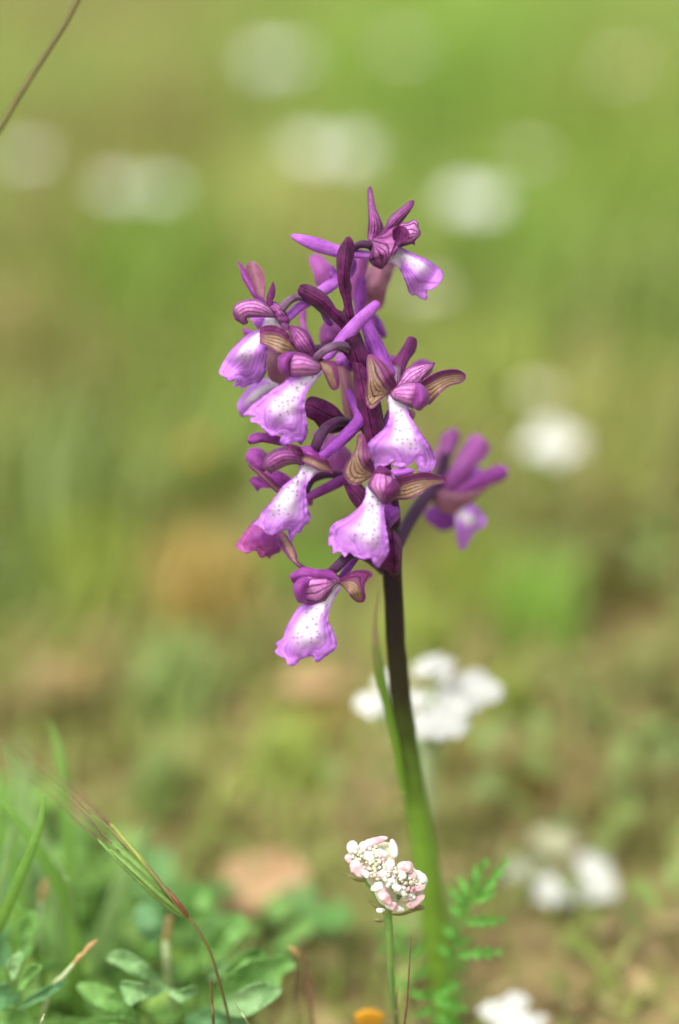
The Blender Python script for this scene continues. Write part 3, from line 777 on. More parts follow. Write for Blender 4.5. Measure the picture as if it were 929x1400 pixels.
blade('petal', 'D', [(300, 30), (350, 60), (405, 130), (390, 158), (350, 140), (320, 90)], [(310, 40), (390, 150)], [4, 4], M['violet'], f, dome=1)
f = flower(505, 440, 12, 'blurred violet flower behind the middle of the spike')
tube('spur', 'D', [(720, 60, 40, 14), (780, 140, 46, 14), (830, 230, 34, 15)], M['violet'], f)
tube('ovary', 'O', [(497, 520, 8, 4), (505, 470, 8, 10), (506, 430, 7, 13), (503, 408, 6, 14)], M['violet'], f)
blade('petal', 'E', [(460, 300), (520, 262), (580, 262), (625, 300), (620, 360), (580, 410), (530, 400), (480, 370)], [(500, 390), (590, 280)], [12, 13], M['purple'], f, dome=2)
blade('petal', 'E', [(230, 240), (290, 220), (320, 260), (300, 320), (250, 330)], [(260, 320), (290, 230)], [8, 8], M['mauve'], f, dome=1)
f = flower(470, 590, 8, 'blurred rosy flower behind the left ovaries')
blade('petal', 'D', [(430, 490), (440, 410), (500, 385), (560, 430), (590, 500), (560, 545), (490, 500)], [(560, 520), (480, 410)], [4, 3], M['lilac'], f, dome=2)
blade('sepal', 'D', [(450, 500), (520, 490), (570, 600), (600, 760), (600, 930), (550, 980), (500, 900), (475, 700)], [(560, 960), (530, 720), (480, 510)], [7, 7, 8], M['dusty'], f, fold=1.5)
blade('sepal', 'D', [(640, 960), (690, 920), (730, 1000), (740, 1090), (690, 1100), (650, 1040)], [(710, 1090), (670, 940)], [6, 6], M['dusty'], f, fold=1)
blade('sepal', 'G', [(240, 300), (330, 200), (420, 290), (495, 370), (495, 470), (430, 530), (310, 515), (270, 420)], [(440, 510), (390, 380), (330, 220)], [11, 10, 12], M['mauve'], f, fold=2)
blade('petal', 'G', [(180, 200), (220, 175), (260, 200), (230, 240), (195, 245)], [(230, 230), (200, 190)], [11, 12], M['mauve'], f, dome=1)
blade('sepal', 'E', [(420, 680), (470, 690), (480, 730), (450, 770), (425, 730)], [(440, 690), (450, 760)], [6, 6], M['dusty'], f, dome=1)

# ================================================================== ground and grass
def ground_h(x, y):
    return 0.006 * noise.noise(Vector((x * 9, y * 9, 0))) + 0.0025 * noise.noise(Vector((x * 40, y * 40, 3)))

def build_ground():
    xs = np.concatenate([np.linspace(-60, -1.2, 14), np.linspace(-1.0, 1.0, 161), np.linspace(1.2, 60, 14)])
    ys = np.concatenate([np.linspace(-60, -0.2, 10), np.linspace(-0.1, 2.6, 217), np.linspace(2.9, 90, 22)])
    V = []
    for y in ys:
        for x in xs:
            near = abs(x) < 1.1 and -0.2 < y < 2.8
            V.append((x, y, ground_h(x, y) if near else -0.002 + 0.3 * max(0, noise.noise(Vector((x * 0.05, y * 0.05, 8)))) * min(1, math.hypot(x, y) / 30)))
    n, m = len(xs), len(ys)
    F = [[j * n + i, j * n + i + 1, (j + 1) * n + i + 1, (j + 1) * n + i] for j in range(m - 1) for i in range(n - 1)]
    b = NB('soil_and_litter')
    n1, n2, n3 = b.noise(7, 4), b.noise(60, 5, 0.65), b.noise(500, 4, 0.7)
    col = b.mix(b.sstep(n2, 0.35, 0.65), lin(122, 106, 68), lin(156, 138, 92))
    col = b.mix(b.math('MULTIPLY', b.sstep(n3, 0.5, 0.7), 0.5), col, lin(168, 150, 108))
    col = b.mix(b.math('MULTIPLY', b.sstep(n1, 0.48, 0.62), 0.6), col, lin(112, 128, 62))
    # past the modelled blades the sward reads as green
    pos = b.n('SeparateXYZ')
    b.l(b.n('NewGeometry').outputs['Position'], pos.inputs[0])
    col = b.mix(b.sstep(pos.outputs[1], 2.4, 4.5), col, lin(140, 160, 84))
    mat = b.done(col, rough=0.9, trans=0, bump=b.math('ADD', n2, n3), bstr=0.8, bdist=0.003, spec=0.2)
    o = mesh_obj('ground', V, F, mat)
    tag(o, 'brown meadow soil with dry litter between the grass', None, None, 'structure')
build_ground()

def leaf_mat(name, kg=1.0):
    """colour comes with each blade or flake: three per-point values"""
    b = NB(name)
    c = b.n('Attribute', attribute_name='tint').outputs['Color']
    nz = b.noise(300, 3)
    h = b.n('HueSaturation')
    b.l(c, h.inputs['Color'])
    b.setin(h.inputs['Value'], b.math('ADD', 0.8, b.math('MULTIPLY', nz, 0.4)))
    return b.done(h.outputs[0], rough=0.5, trans=0.42 * kg, bump=nz, bstr=0.2, spec=0.35)

def color_attr(me, cols):
    a = me.attributes.new('tint', 'FLOAT_COLOR', 'POINT')
    c4 = np.ones((len(cols), 4), dtype=np.float32)
    c4[:, :3] = cols
    a.data.foreach_set('color', c4.ravel())

# the places in the sward that are clearly one colour in the photograph: (pixel x, pixel y, radius px, what)
LIN = lambda *c: np.array(lin(*c)[:3])
GREENS = [LIN(156, 180, 78), LIN(138, 170, 64), LIN(170, 190, 98), LIN(164, 182, 112), LIN(126, 154, 70)]
DRYS = [LIN(196, 178, 118), LIN(180, 156, 100), LIN(166, 134, 98), LIN(205, 196, 142)]

def fbm(x, y, s, k):
    return noise.noise(Vector((x * s, y * s, k))) + 0.5 * noise.noise(Vector((x * s * 2.1, y * s * 2.1, k + 9)))

def in_view_depth(x, y, z=0.0):
    v = Vector((x, y, z)) - CO
    d = v.dot(CF)
    if d <= 0.05:
        return None
    px = 464.5 + v.dot(CR) / d / KP
    py = 700 - v.dot(CU) / d / KP
    return px, py, d

def build_grass():
    V, F, Cc = [], [], []
    nb = 0
    def one(x, y, hgt, wid, lean, az, c, segs=4):
        nonlocal V, F, Cc
        b0 = len(V)
        dx, dy = math.cos(az), math.sin(az)
        fx, fy = math.cos(az + 1.57 + random.uniform(-.5, .5)), math.sin(az + 1.57 + random.uniform(-.5, .5))
        z0 = ground_h(x, y) - 0.002
        for i in range(segs + 1):
            u = i / segs
            ww = wid * (1 - u ** 2.2) * (0.6 + 0.6 * math.sin(min(1, u * 2) * 1.57))
            cx = x + dx * lean * hgt * u * u
            cy = y + dy * lean * hgt * u * u
            cz = z0 + hgt * (u - 0.35 * lean * u * u)
            if i == segs:
                V.append((cx, cy, cz))
                Cc.append(c)
            else:
                V.append((cx - fx * ww / 2, cy - fy * ww / 2, cz))
                V.append((cx + fx * ww / 2, cy + fy * ww / 2, cz))
                Cc.append(c); Cc.append(c)
        for i in range(segs - 1):
            a = b0 + 2 * i
            F.append([a, a + 1, a + 3, a + 2])
        a = b0 + 2 * (segs - 1)
        F.append([a, a + 1, a + 2])
    target = 105000
    tries = 0
    while nb < target and tries < 400000:
        tries += 1
        y = 0.12 + 2.9 * random.random() ** 1.25
        hw = 0.25 + 0.42 * y
        x = random.uniform(-hw, hw)
        f = in_view_depth(x, y, 0.0)
        dens = 0.62 + 0.6 * fbm(x, y, 6, 1)
        if y < 1.0:
            dens *= 0.62 + 0.38 * max(0, (y - 0.55) / 0.45)
        dens = max(dens, 0.5 if y > 0.66 else 0.12)
        if random.random() > dens:
            continue
        hgt = random.uniform(0.014, 0.050) * (1.0 + 0.5 * fbm(x, y, 3, 5))
        if f and -80 < f[0] < 1010 and f[2] < 0.66:
            # beside and under the spike only low seedlings
            hgt = random.uniform(0.006, 0.022)
            if f[2] < 0.585 and random.random() < 0.5:
                continue
        elif f and -80 < f[0] < 1010 and f[2] < 0.8:
            hgt *= 0.45
        elif y < 0.6:
            if random.random() < 0.5:
                continue
            hgt *= 0.6
        if y < 0.42 and abs(x) < 0.16:
            continue
        dry = fbm(x, y, 5, 21) + random.uniform(-0.5, 0.5) + (0.10 if y < 0.75 else -0.22)
        gr = fbm(x, y, 2.3, 33)
        if dry > 0.42:
            c = random.choice(DRYS)
        else:
            i = int(np.clip(2 + gr * 3 + random.uniform(-1.2, 1.2), 0, 4))
            c = GREENS[i]
        c = c * random.uniform(0.8, 1.2)
        if y > 1.0:
            c = c * 0.8 + LIN(152, 166, 92) * 0.2
        if y < 0.9:
            c = c * 0.38 + LIN(150, 154, 86) * 0.62
        one(x, y, max(hgt, 0.004), random.uniform(0.0009, 0.0028), random.uniform(0.1, 1.1), random.uniform(0, 6.28), c)
        nb += 1
    # clumps of longer grass, fresh or dry: (pixel x, y, count, height m, spread m, colour)
    FR, BL, YG, SW, OR, RB, BR = LIN(120, 178, 50), LIN(128, 168, 108), LIN(168, 186, 74), LIN(200, 184, 120), LIN(206, 160, 92), LIN(170, 128, 100), LIN(140, 118, 84)
    CL = [(180, 400, 150, .055, .035, FR), (215, 330, 60, .06, .03, FR), (60, 640, 120, .04, .03, BL), (740, 330, 120, .06, .05, FR), (330, 580, 60, .035, .015, FR), (230, 930, 120, .022, .010, BL),
          (740, 830, 140, .028, .009, FR), (390, 1035, 110, .012, .012, YG), (215, 1060, 70, .018, .006, BL), (860, 180, 50, .08, .05, YG), (600, 40, 90, .09, .06, FR), (100, 330, 80, .05, .04, YG),
          (650, 520, 100, .035, .02, YG), (850, 420, 120, .04, .04, BL), (300, 480, 80, .035, .02, YG), (480, 660, 70, .025, .012, FR), (420, 760, 90, .02, .010, FR), (820, 620, 100, .03, .02, YG),
          (110, 760, 120, .026, .015, YG), (640, 760, 110, .022, .012, YG), (560, 860, 80, .02, .010, YG), (150, 560, 60, .03, .02, FR), (30, 780, 80, .024, .012, BL), (690, 960, 80, .016, .006, YG),
          (268, 790, 220, .020, .013, OR), (60, 490, 200, .045, .035, RB), (150, 190, 160, .07, .05, RB), (405, 300, 120, .05, .03, SW), (90, 960, 160, .018, .014, BR), (110, 930, 60, .018, .01, OR),
          (430, 975, 170, .010, .011, OR), (705, 1050, 160, .014, .010, OR), (860, 560, 130, .035, .03, SW), (880, 960, 160, .018, .015, BR), (365, 880, 140, .016, .010, BR), (850, 92, 40, .06, .03, SW),
          (640, 1130, 80, .01, .01, BR), (880, 1130, 100, .012, .012, BR), (20, 330, 80, .06, .04, BR), (300, 1120, 80, .008, .01, BR), (540, 560, 50, .03, .015, BR), (850, 760, 90, .024, .016, BR)]
    for (px, py, n_, hh, sp, cc) in CL:
        cc = cc * (0.52 if cc is not BL else 0.35) + LIN(158, 168, 90) * (0.48 if cc is not BL else 0.65)
        g = G(px, py, hh * 0.45)
        lean_az = random.uniform(0, 6.28)
        for _ in range(int(n_ * 0.95)):
            x, y = g.x + random.gauss(0, sp * 0.5), g.y + random.gauss(0, sp * 0.7)
            one(x, y, hh * random.uniform(0.5, 1.25), random.uniform(0.0012, 0.003), random.uniform(0.05, 0.6), lean_az + random.gauss(0, 1.2), cc * random.uniform(0.8, 1.15))
    # coarse sward out to the distance
    for _ in range(14000):
        y = 2.9 + 12 * random.random() ** 1.5
        x = random.uniform(-1, 1) * (1.4 + y * 0.6)
        b0 = random.choice(GREENS) * random.uniform(0.7, 1.1)
        one(x, y, random.uniform(0.05, 0.12), random.uniform(0.008, 0.02), random.uniform(0.2, 0.9), random.uniform(0, 6.28), b0, 3)
    o = mesh_obj('grass', np.array(V), F, leaf_mat('grass_blades'), smooth=True)
    color_attr(o.data, np.array(Cc))
    tag(o, 'soft green and straw meadow grass filling the whole background', 'grass', None, 'stuff')
build_grass()

def build_litter():
    V, F, Cc = [], [], []
    for _ in range(16000):
        y = 0.12 + 1.8 * random.random() ** 1.3
        x = random.uniform(-1, 1) * (0.22 + 0.35 * y)
        z = ground_h(x, y) + random.uniform(0.0005, 0.003)
        a = random.uniform(0, 6.28)
        l = random.uniform(0.0015, 0.007)
        wd = l * random.uniform(0.15, 0.6)
        ca, sa = math.cos(a), math.sin(a)
        t1, t2 = random.uniform(-.3, .3), random.uniform(-.3, .3)
        b0 = len(V)
        for (u, v_) in ((-1, 0), (-0.3, -1), (0.6, -0.7), (1, 0), (0.5, 0.8), (-0.4, 0.9)):
            V.append((x + ca * u * l - sa * v_ * wd, y + sa * u * l + ca * v_ * wd, z + u * l * t1 + v_ * wd * t2 + 0.3 * l * (1 - abs(u)) * 0.5))
        F.append([b0, b0 + 1, b0 + 2, b0 + 3, b0 + 4, b0 + 5])
        c = random.choice([LIN(160, 138, 96), LIN(146, 122, 84), LIN(170, 148, 106), LIN(134, 112, 76), LIN(148, 144, 90)]) * random.uniform(0.75, 1.15)
        Cc += [c] * 6
    o = mesh_obj('leaf_litter', np.array(V), F, leaf_mat('dry_litter', 0.3), smooth=False)
    color_attr(o.data, np.array(Cc))
    tag(o, 'scattered flakes of dry brown litter on the soil', 'litter', None, 'stuff')
build_litter()

# ---- low broad leaves that make the soft green patches
def build_herbs():
    V, F, Cc = [], [], []
    n = 0
    while n < 8000:
        y = 0.5 + 1.9 * random.random() ** 1.2
        x = random.uniform(-1, 1) * (0.15 + 0.3 * y)
        f = in_view_depth(x, y)
        if f and f[2] < 0.66 and not (f[0] < 430 and f[1] > 1080) and random.random() < 0.85:
            n += 1
            continue
        if fbm(x, y, 7, 41) < -0.05:
            n += 0.3
            continue
        if f and 290 < f[0] < 450 and 1130 < f[1] < 1300:
            n += 0.2
            continue
        n += 1
        low = f and f[0] < 430 and f[2] < 0.68
        z = ground_h(x, y) + random.uniform(0.004, 0.02)
        a = random.uniform(0, 6.28)
        l, wd = random.uniform(0.004, 0.010), random.uniform(0.002, 0.0045)
        if low:
            l *= 1.3
            wd *= 1.3
        ca, sa = math.cos(a), math.sin(a)
        t1 = random.uniform(0.0, 0.8)
        b0 = len(V)
        for (u, v_) in ((0, 0), (0.35, -0.8), (0.75, -1), (1, -0.3), (1, 0.3), (0.75, 1), (0.35, 0.8)):
            V.append((x + ca * u * l - sa * v_ * wd, y + sa * u * l + ca * v_ * wd, z + u * l * t1 + abs(v_) * wd * 0.35))
        F += [[b0, b0 + 1, b0 + 2, b0 + 3], [b0, b0 + 3, b0 + 4], [b0, b0 + 4, b0 + 5, b0 + 6]]
        c = random.choice([LIN(96, 142, 62), LIN(118, 160, 70), LIN(128, 158, 92), LIN(98, 126, 58)]) * random.uniform(0.8, 1.2)
        if low:
            c = random.choice([LIN(112, 156, 86), LIN(124, 166, 98), LIN(98, 142, 70), LIN(122, 164, 82)]) * random.uniform(0.85, 1.15)
        else:
            c = c * 0.25 + LIN(138, 150, 84) * 0.75
        Cc += [c] * 7
    # the leafy carpet at the lower left
    for _ in range(460):
        px, py = random.uniform(-120, 330), random.uniform(1080, 1480)
        if (px - 0) / 430 + (1480 - py) / 330 > 1.35 or (300 < px < 430 and py < 1290):
            continue
        h_ = random.uniform(0.002, 0.016)
        g = G(px, py, h_)
        a = random.uniform(0, 6.28)
        l, wd = random.uniform(0.005, 0.010), random.uniform(0.0025, 0.0045)
        ca, sa, t1 = math.cos(a), math.sin(a), random.uniform(-0.1, 0.7)
        b0 = len(V)
        for (u, v_) in ((0, 0), (0.35, -0.8), (0.75, -1), (1, -0.3), (1, 0.3), (0.75, 1), (0.35, 0.8)):
            V.append((g.x + ca * u * l - sa * v_ * wd, g.y + sa * u * l + ca * v_ * wd, g.z + u * l * t1 + abs(v_) * wd * 0.35))
        F += [[b0, b0 + 1, b0 + 2, b0 + 3], [b0, b0 + 3, b0 + 4], [b0, b0 + 4, b0 + 5, b0 + 6]]
        Cc += [random.choice([LIN(118, 160, 78), LIN(106, 148, 66), LIN(132, 172, 88), LIN(144, 178, 84)]) * random.uniform(0.85, 1.15)] * 7
    o = mesh_obj('ground_cover', np.array(V), F, leaf_mat('herb_leaves'), smooth=False)
    color_attr(o.data, np.array(Cc))
    tag(o, 'low clover leaves spread between the grass', 'ground cover', None, 'stuff')
build_herbs()

# ================================================================== other plants
M['white'] = mat_plain('white_petal', (206, 206, 196), (226, 226, 218), 900, trans=0.12, rough=0.5, bs=0.2)
M['pinkw'] = mat_plain('blush_petal', (220, 164, 178), (232, 216, 208), 520, trans=0.3, rough=0.5, bs=0.3)
M['cream'] = mat_plain('cream_bud', (212, 206, 172), (228, 222, 204), 900, trans=0.25, rough=0.5)
M['limeb'] = mat_plain('lime_bud', (206, 206, 164), (220, 218, 188), 900, trans=0.25)
M['gstem'] = mat_plain('green_stalk', (88, 124, 52), (122, 156, 74), 400, trans=0.05, stretch=True)
M['palest'] = mat_plain('pale_stalk', (150, 170, 118), (184, 196, 150), 400, trans=0.05, stretch=True)
M['leaf'] = mat_plain('leaf_green', (104, 154, 70), (138, 182, 98), 260, trans=0.35, vein=0.35, veinc=(130, 170, 100))
M['leafp'] = mat_plain('leaf_pale_green', (124, 168, 102), (156, 192, 132), 260, trans=0.35, vein=0.35, veinc=(160, 190, 130))
M['leafb'] = mat_plain('leaf_blue_green', (88, 138, 82), (116, 162, 106), 260, trans=0.3)
M['gblade'] = mat_plain('grass_blade_green', (92, 138, 46), (126, 168, 68), 200, trans=0.35, stretch=True, vein=0.4, veinc=(140, 176, 90))
M['gbladep'] = mat_plain('grass_blade_grey', (112, 146, 76), (146, 176, 104), 200, trans=0.35, stretch=True)
M['fern'] = mat_plain('feathery_leaf_green', (84, 152, 50), (118, 184, 74), 300, trans=0.4)
M['awn'] = mat_plain('awn_brown', (78, 44, 36), (120, 76, 58), 600, trans=0.0)
M['glume_r'] = mat_plain('glume_red_brown', (104, 58, 36), (146, 98, 58), 600, trans=0.15, stretch=True)
M['glume_g'] = mat_plain('glume_green', (84, 124, 48), (132, 164, 80), 600, trans=0.2, stretch=True)
M['glume_rg'] = mat_plain('glume_olive_brown', (96, 92, 46), (142, 138, 78), 600, trans=0.15, stretch=True)
M['glume_y'] = mat_plain('glume_yellow_green', (124, 142, 52), (162, 172, 84), 600, trans=0.2, stretch=True)
M['straw'] = mat_plain('straw_tip', (156, 124, 72), (184, 152, 100), 500, trans=0.2)
M['yellow'] = mat_plain('yellow_petal', (232, 160, 28), (246, 190, 50), 500, trans=0.2, stretch=True)
M['stalk'] = mat_plain('olive_stalk', (80, 74, 26), (104, 96, 42), 300, trans=0.05, stretch=True)
M['pinkish'] = mat_plain('fading_pink_petal', (206, 160, 148), (226, 190, 176), 500, trans=0.25)

def ellipsoid(c, ax, ay, az_, rot=None, seg=8, rings=5, curl=0.0, lobes=0.0):
    """small folded petal or bud as a closed bulged body"""
    V, F = [], []
    rot = rot or Matrix.Identity(3)
    for i in range(rings + 1):
        th = math.pi * i / rings
        for j in range(seg):
            ph = 2 * math.pi * j / seg
            v = Vector((ax * math.sin(th) * math.cos(ph), ay * math.sin(th) * math.sin(ph), az_ * math.cos(th)))
            v.x *= 1 + lobes * math.cos(5 * ph)
            v.y *= 1 + lobes * math.cos(5 * ph)
            v.x += curl * (v.z * v.z / max(az_, 1e-6))
            V.append(Vector(c) + rot @ v)
    for i in range(rings):
        for j in range(seg):
            F.append([i * seg + j, i * seg + (j + 1) % seg, (i + 1) * seg + (j + 1) % seg, (i + 1) * seg + j])
    return V, F

def join(parts):
    V, F = [], []
    for v, f in parts:
        k = len(V)
        V += v
        F += [[i + k for i in ff] for ff in f]
    return V, F

def rotm(ax, an):
    return Matrix.Rotation(an, 3, ax)

def floret(c, r, up, rnd, big=1.0):
    """five-petalled small white floret"""
    parts = []
    q = Vector((0, 0, 1)).rotation_difference(up).to_matrix()
    a0 = rnd.uniform(0, 6.28)
    for k in range(5):
        a = a0 + k * 1.2566
        L = r * (1.0 + (0.6 if k == 0 else 0) * (big - 1)) * rnd.uniform(0.85, 1.1)
        d = q @ Vector((math.cos(a), math.sin(a), 0.25))
        s = q @ Vector((-math.sin(a), math.cos(a), 0))
        nn = d.cross(s).normalized()
        V = []
        for (u, v_, h) in ((0.1, 0, 0), (0.5, -0.32, 0.05), (0.95, -0.36, -0.02), (0.88, 0, 0.08), (0.95, 0.36, -0.02), (0.5, 0.32, 0.05), (0.5, 0, 0.1)):
            V.append(Vector(c) + d * u * L + s * v_ * L + nn * h * L)
        F = [[0, 1, 6], [1, 2, 3, 6], [6, 3, 4, 5], [0, 6, 5]]
        parts.append((V, F))
    return parts

def umbel(foot, heads, rfl, label, cat, group, petal='white', n=14, stalk='gstem', name='umbel_flower', sr=0.0007, spread=None, centre=None, bud=None, hr=0.0045):
    """a stalk that forks into rays, each carrying one head of small florets; heads = list of (point, radius, material)"""
    rnd = random.Random(int(abs(foot[0] * 7919 + foot[1] * 104729) * 1000))
    top = centre or sum((h[0] for h in heads), Vector()) / len(heads) - Vector((0, 0, 0.012))
    root = empty(name, foot, label, cat, group)
    mid = (Vector(foot) + top) / 2 + Vector((rnd.uniform(-.003, .003), rnd.uniform(-.002, .002), 0))
    tube('stalk', None, [(Vector(foot), sr * 1.2), (mid, sr * 1.1), (top, sr)], M[stalk], root, seg=8, world=True, stepn=5)
    for h in heads:
        p, r, m = h[0], h[1], h[2] if len(h) > 2 else petal
        ray = tube('ray', None, [(top, sr * 0.7), ((top + p) / 2 + Vector((0, 0, -0.0005)), sr * 0.6), (p - Vector((0, 0, r * 0.3)), sr * 0.6)], M[stalk], root, seg=6, world=True, stepn=3)
        parts = []
        for k in range(n):
            a, rr = rnd.uniform(0, 6.28), r * math.sqrt(rnd.random())
            off = Vector((math.cos(a) * rr, math.sin(a) * rr, 0.35 * r * (1 - (rr / r) ** 2) + rnd.uniform(-.1, .1) * r))
            up = Vector((off.x * 0.6, off.y * 0.6 - 0.25 * r, r)).normalized()
            parts += floret(p + off, rfl * rnd.uniform(0.8, 1.2), up, rnd, 1.5 if rr > 0.6 * r else 1.0)
        V, F = join(parts)
        o = mesh_obj('flower_head', V, F, M[m], root, smooth=False)
        if petal != m:
            o['label'] = 'greenish unopened flower head'
    return root

# ---- the pink and white umbel in focus beside the stem
def near_umbel():
    rnd = random.Random(11)
    foot = G(548, 1452)
    root = empty('umbel_flower', foot, 'small umbel of tightly curled white and pink petals on a thin green stalk', 'flower', 'white umbel flowers in the meadow')
    top = cv('M', [(270, 465)])[0]
    tube('stalk', 'M', [(262, 380, 24, 2), (272, 470, 22, 3), (285, 600, 18, 5), (292, 760, 17, 9), (300, 900, 17, 14), (320, 1050, 17, 22), (340, 1245, 17, 40)], M['gstem'], root, ridges=6, ridge=0.06, seg=16)
    tube('ray', 'M', [(262, 440, 18, 3), (200, 340, 17, 2), (130, 240, 16, 1)], M['gstem'], root)
    tube('ray', 'M', [(262, 440, 18, 3), (320, 380, 17, 2), (370, 300, 16, 1)], M['gstem'], root)
    tube('ray', 'M', [(262, 440, 18, 3), (250, 330, 17, 2), (240, 200, 16, 1)], M['gstem'], root)
    # bracts under the head
    for pts, mid in (([(20, 250), (60, 250), (110, 268), (150, 290), (110, 288), (60, 262)], [(150, 285), (22, 250)]),
                     ([(170, 390), (200, 405), (250, 446), (270, 465), (220, 438), (185, 410)], [(270, 460), (172, 392)]),
                     ([(275, 462), (340, 460), (400, 438), (465, 438), (420, 448), (340, 470)], [(275, 464), (462, 437)]),
                     ([(190, 490), (230, 488), (262, 495), (225, 504)], [(262, 494), (192, 491)]),
                     ([(400, 425), (440, 415), (470, 432), (430, 440)], [(402, 428), (468, 434)])):
        blade('bract', 'M', pts, mid, [1, 2], M['glume_rg'], root, fold=0.8, step=1.2)
    # curled outer petals: centre, half length, half width, angle deg, pink?
    outer = [(92, 120, 45, 33, 80, 0), (205, 82, 72, 24, -18, 1), (150, 112, 34, 26, 50, 0), (300, 118, 52, 24, 82, 0), (120, 225, 56, 38, 52, 1), (70, 172, 28, 20, 60, 1),
             (238, 145, 34, 24, 10, 0), (180, 165, 28, 22, 30, 0), (365, 212, 42, 28, 5, 1), (215, 318, 36, 26, -30, 0), (255, 362, 60, 33, 55, 1), (290, 412, 36, 28, 15, 1),
             (440, 272, 48, 32, 28, 0), (400, 258, 26, 22, 20, 1), (425, 325, 46, 20, -8, 1), (420, 392, 56, 27, -32, 1), (330, 430, 32, 20, 20, 0), (350, 345, 26, 16, 70, 0),
             (380, 370, 34, 18, -40, 1), (290, 285, 34, 22, -10, 0), (320, 320, 28, 20, 30, 0), (285, 200, 26, 24, 0, 0), (160, 250, 24, 20, 30, 0), (250, 250, 22, 18, 0, 0),
             (235, 440, 22, 16, 0, 0), (455, 300, 22, 18, 10, 0), (345, 260, 26, 20, 30, 0)]
    cx, cy = 270, 260
    for (x, y, a, b_, ang, pk) in outer:
        px, py = cv('M', [(x, y)])[0]
        z = -4 + 5.0 * (math.hypot(x - cx, y - cy) / 230) ** 2 + rnd.uniform(-.4, .4)
        s = KP * T0 / 3.871
        t = math.radians(ang)
        d = (CR * math.cos(t) - CU * math.sin(t))
        n_ = d.cross(CF).normalized()
        # a petal rolled along its length: an open gutter, closed at the tips
        V, F = [], []
        NU, NV = 10, 11
        k2 = rnd.random() < 0.5
        roll = (38 if (x - cx) * math.sin(t) - (y - cy) * math.cos(t) > 0 else -38) + rnd.uniform(-12, 12)
        for i in range(NU + 1):
            u = -1 + 2 * i / NU
            prof = (max(0.05, (1 - abs(u) ** 2.6)) ** 0.5) * (1 + 0.22 * u * (1 if k2 else -1))
            for j in range(NV + 1):
                v_ = math.radians(roll - 85 + 170 * j / NV)
                rr = b_ * s * prof * (1.05 - 0.22 * abs(v_ - math.radians(roll)) / 2.1) * (1 + 0.22 * noise.noise(Vector((u * 2.5, v_ * 1.5, x))) - 0.26 * math.exp(-((v_ - math.radians(roll * 0.5)) / 0.35) ** 2))
                bend = 0.12 * a * s * u * u
                V.append(P(px, py, z) + d * (a * s * u * 0.97) + n_ * (rr * math.sin(v_)) - CF * (rr * 0.7 * math.cos(v_) - bend - 0.1 * b_ * s * math.sin(u * 7 + x)))
        for i in range(NU):
            for j in range(NV):
                k = i * (NV + 1) + j
                F.append([k, k + 1, k + NV + 2, k + NV + 1])
        o = mesh_obj('petal', V, F, M['pinkw' if pk else 'white'], root, thick=0.00015)
        if pk:
            o['label'] = 'pink flushed petal'
    blade('receptacle', 'M', [(80, 130), (150, 90), (290, 90), (310, 160), (300, 220), (380, 200), (460, 280), (455, 370), (390, 410), (300, 430), (230, 400), (190, 320), (120, 250), (75, 190)],
          [(90, 150), (260, 260), (430, 360)], [2.5, 1.5, 2.5], M['limeb'], root, dome=1.5, wave=0.8)
    # close packed buds between them
    k = 0
    while k < 230:
        u = rnd.uniform(0, 1)
        x = 85 + (455 - 85) * u + rnd.uniform(-45, 45)
        y = 120 + (360 - 120) * u + rnd.uniform(-75, 75)
        if not inside(np.array([[x, y]]), np.array([(85, 130), (150, 95), (285, 95), (305, 160), (300, 220), (375, 205), (455, 280), (450, 368), (390, 405), (300, 428), (232, 398), (192, 320), (125, 250), (80, 190)], float))[0]:
            continue
        k += 1
        px, py = cv('M', [(x, y)])[0]
        z = -3.9 + 4.5 * (math.hypot(x - cx, y - cy) / 230) ** 2 + rnd.uniform(-.5, .5)
        r = rnd.uniform(7, 13) * KP * T0 / 3.871
        V, F = ellipsoid(P(px, py, z), r * rnd.uniform(.8, 1.3), r, r, rotm('X', rnd.uniform(0, 3)) @ rotm('Y', rnd.uniform(0, 3)), 10, 6, lobes=0.28)
        mesh_obj('bud', V, F, M[rnd.choice(['white', 'cream', 'cream', 'pinkw'] if rnd.random() < 0.85 else ['limeb'])], root)
near_umbel()

# ---- white umbels behind (heads are placed by where they stand: pixel, mm behind the spike)
def hp(x, y, z):
    return P(x, y, z)
WG = 'white umbel flowers in the meadow'
umbel(G(606, 1335), [(hp(595, 914, 62), 0.0027), (hp(645, 936, 66), 0.0030), (hp(664, 946, 60), 0.0020), (hp(634, 966, 58), 0.0022), (hp(508, 962, 60), 0.0021), (hp(585, 994, 54), 0.0028),
                     (hp(612, 990, 56), 0.0030), (hp(575, 960, 64), 0.0026), (hp(610, 952, 64), 0.0028), (hp(533, 935, 66), 0.0020)],
      0.0019, 'large white umbel right behind the dark orchid stem', 'flower', WG, stalk='palest', sr=0.0013, centre=P(584, 1030, 62), n=32)
umbel(G(765, 1375), [(hp(722, 1192, 112), 0.0028), (hp(757, 1216, 104), 0.0034), (hp(815, 1212, 104), 0.0038), (hp(812, 1186, 110), 0.0030), (hp(760, 1150, 125), 0.0042, 'limeb')],
      0.0021, 'white umbel with three heads low on the right beside a greenish one', 'flower', WG, centre=P(770, 1260, 108), n=30)
umbel(G(712, 1470), [(hp(680, 1384, 50), 0.0018), (hp(706, 1376, 52), 0.0022), (hp(700, 1398, 48), 0.0028), (hp(726, 1402, 54), 0.0018)],
      0.0020, 'white flower head cut by the bottom edge right of the orchid', 'flower', WG, centre=P(702, 1430, 56), n=14)
umbel(G(795, 1400), [(hp(785, 1336, 92), 0.0030)], 0.0018, 'faded pink flower head low on the right', 'flower', WG, petal='pinkish', centre=P(788, 1365, 94))
umbel(G(905, 1390), [(hp(893, 1338, 95), 0.0032), (hp(915, 1320, 97), 0.0022)], 0.0018, 'faded pink flower head at the lower right edge', 'flower', WG, petal='pinkish', centre=P(900, 1362, 96))
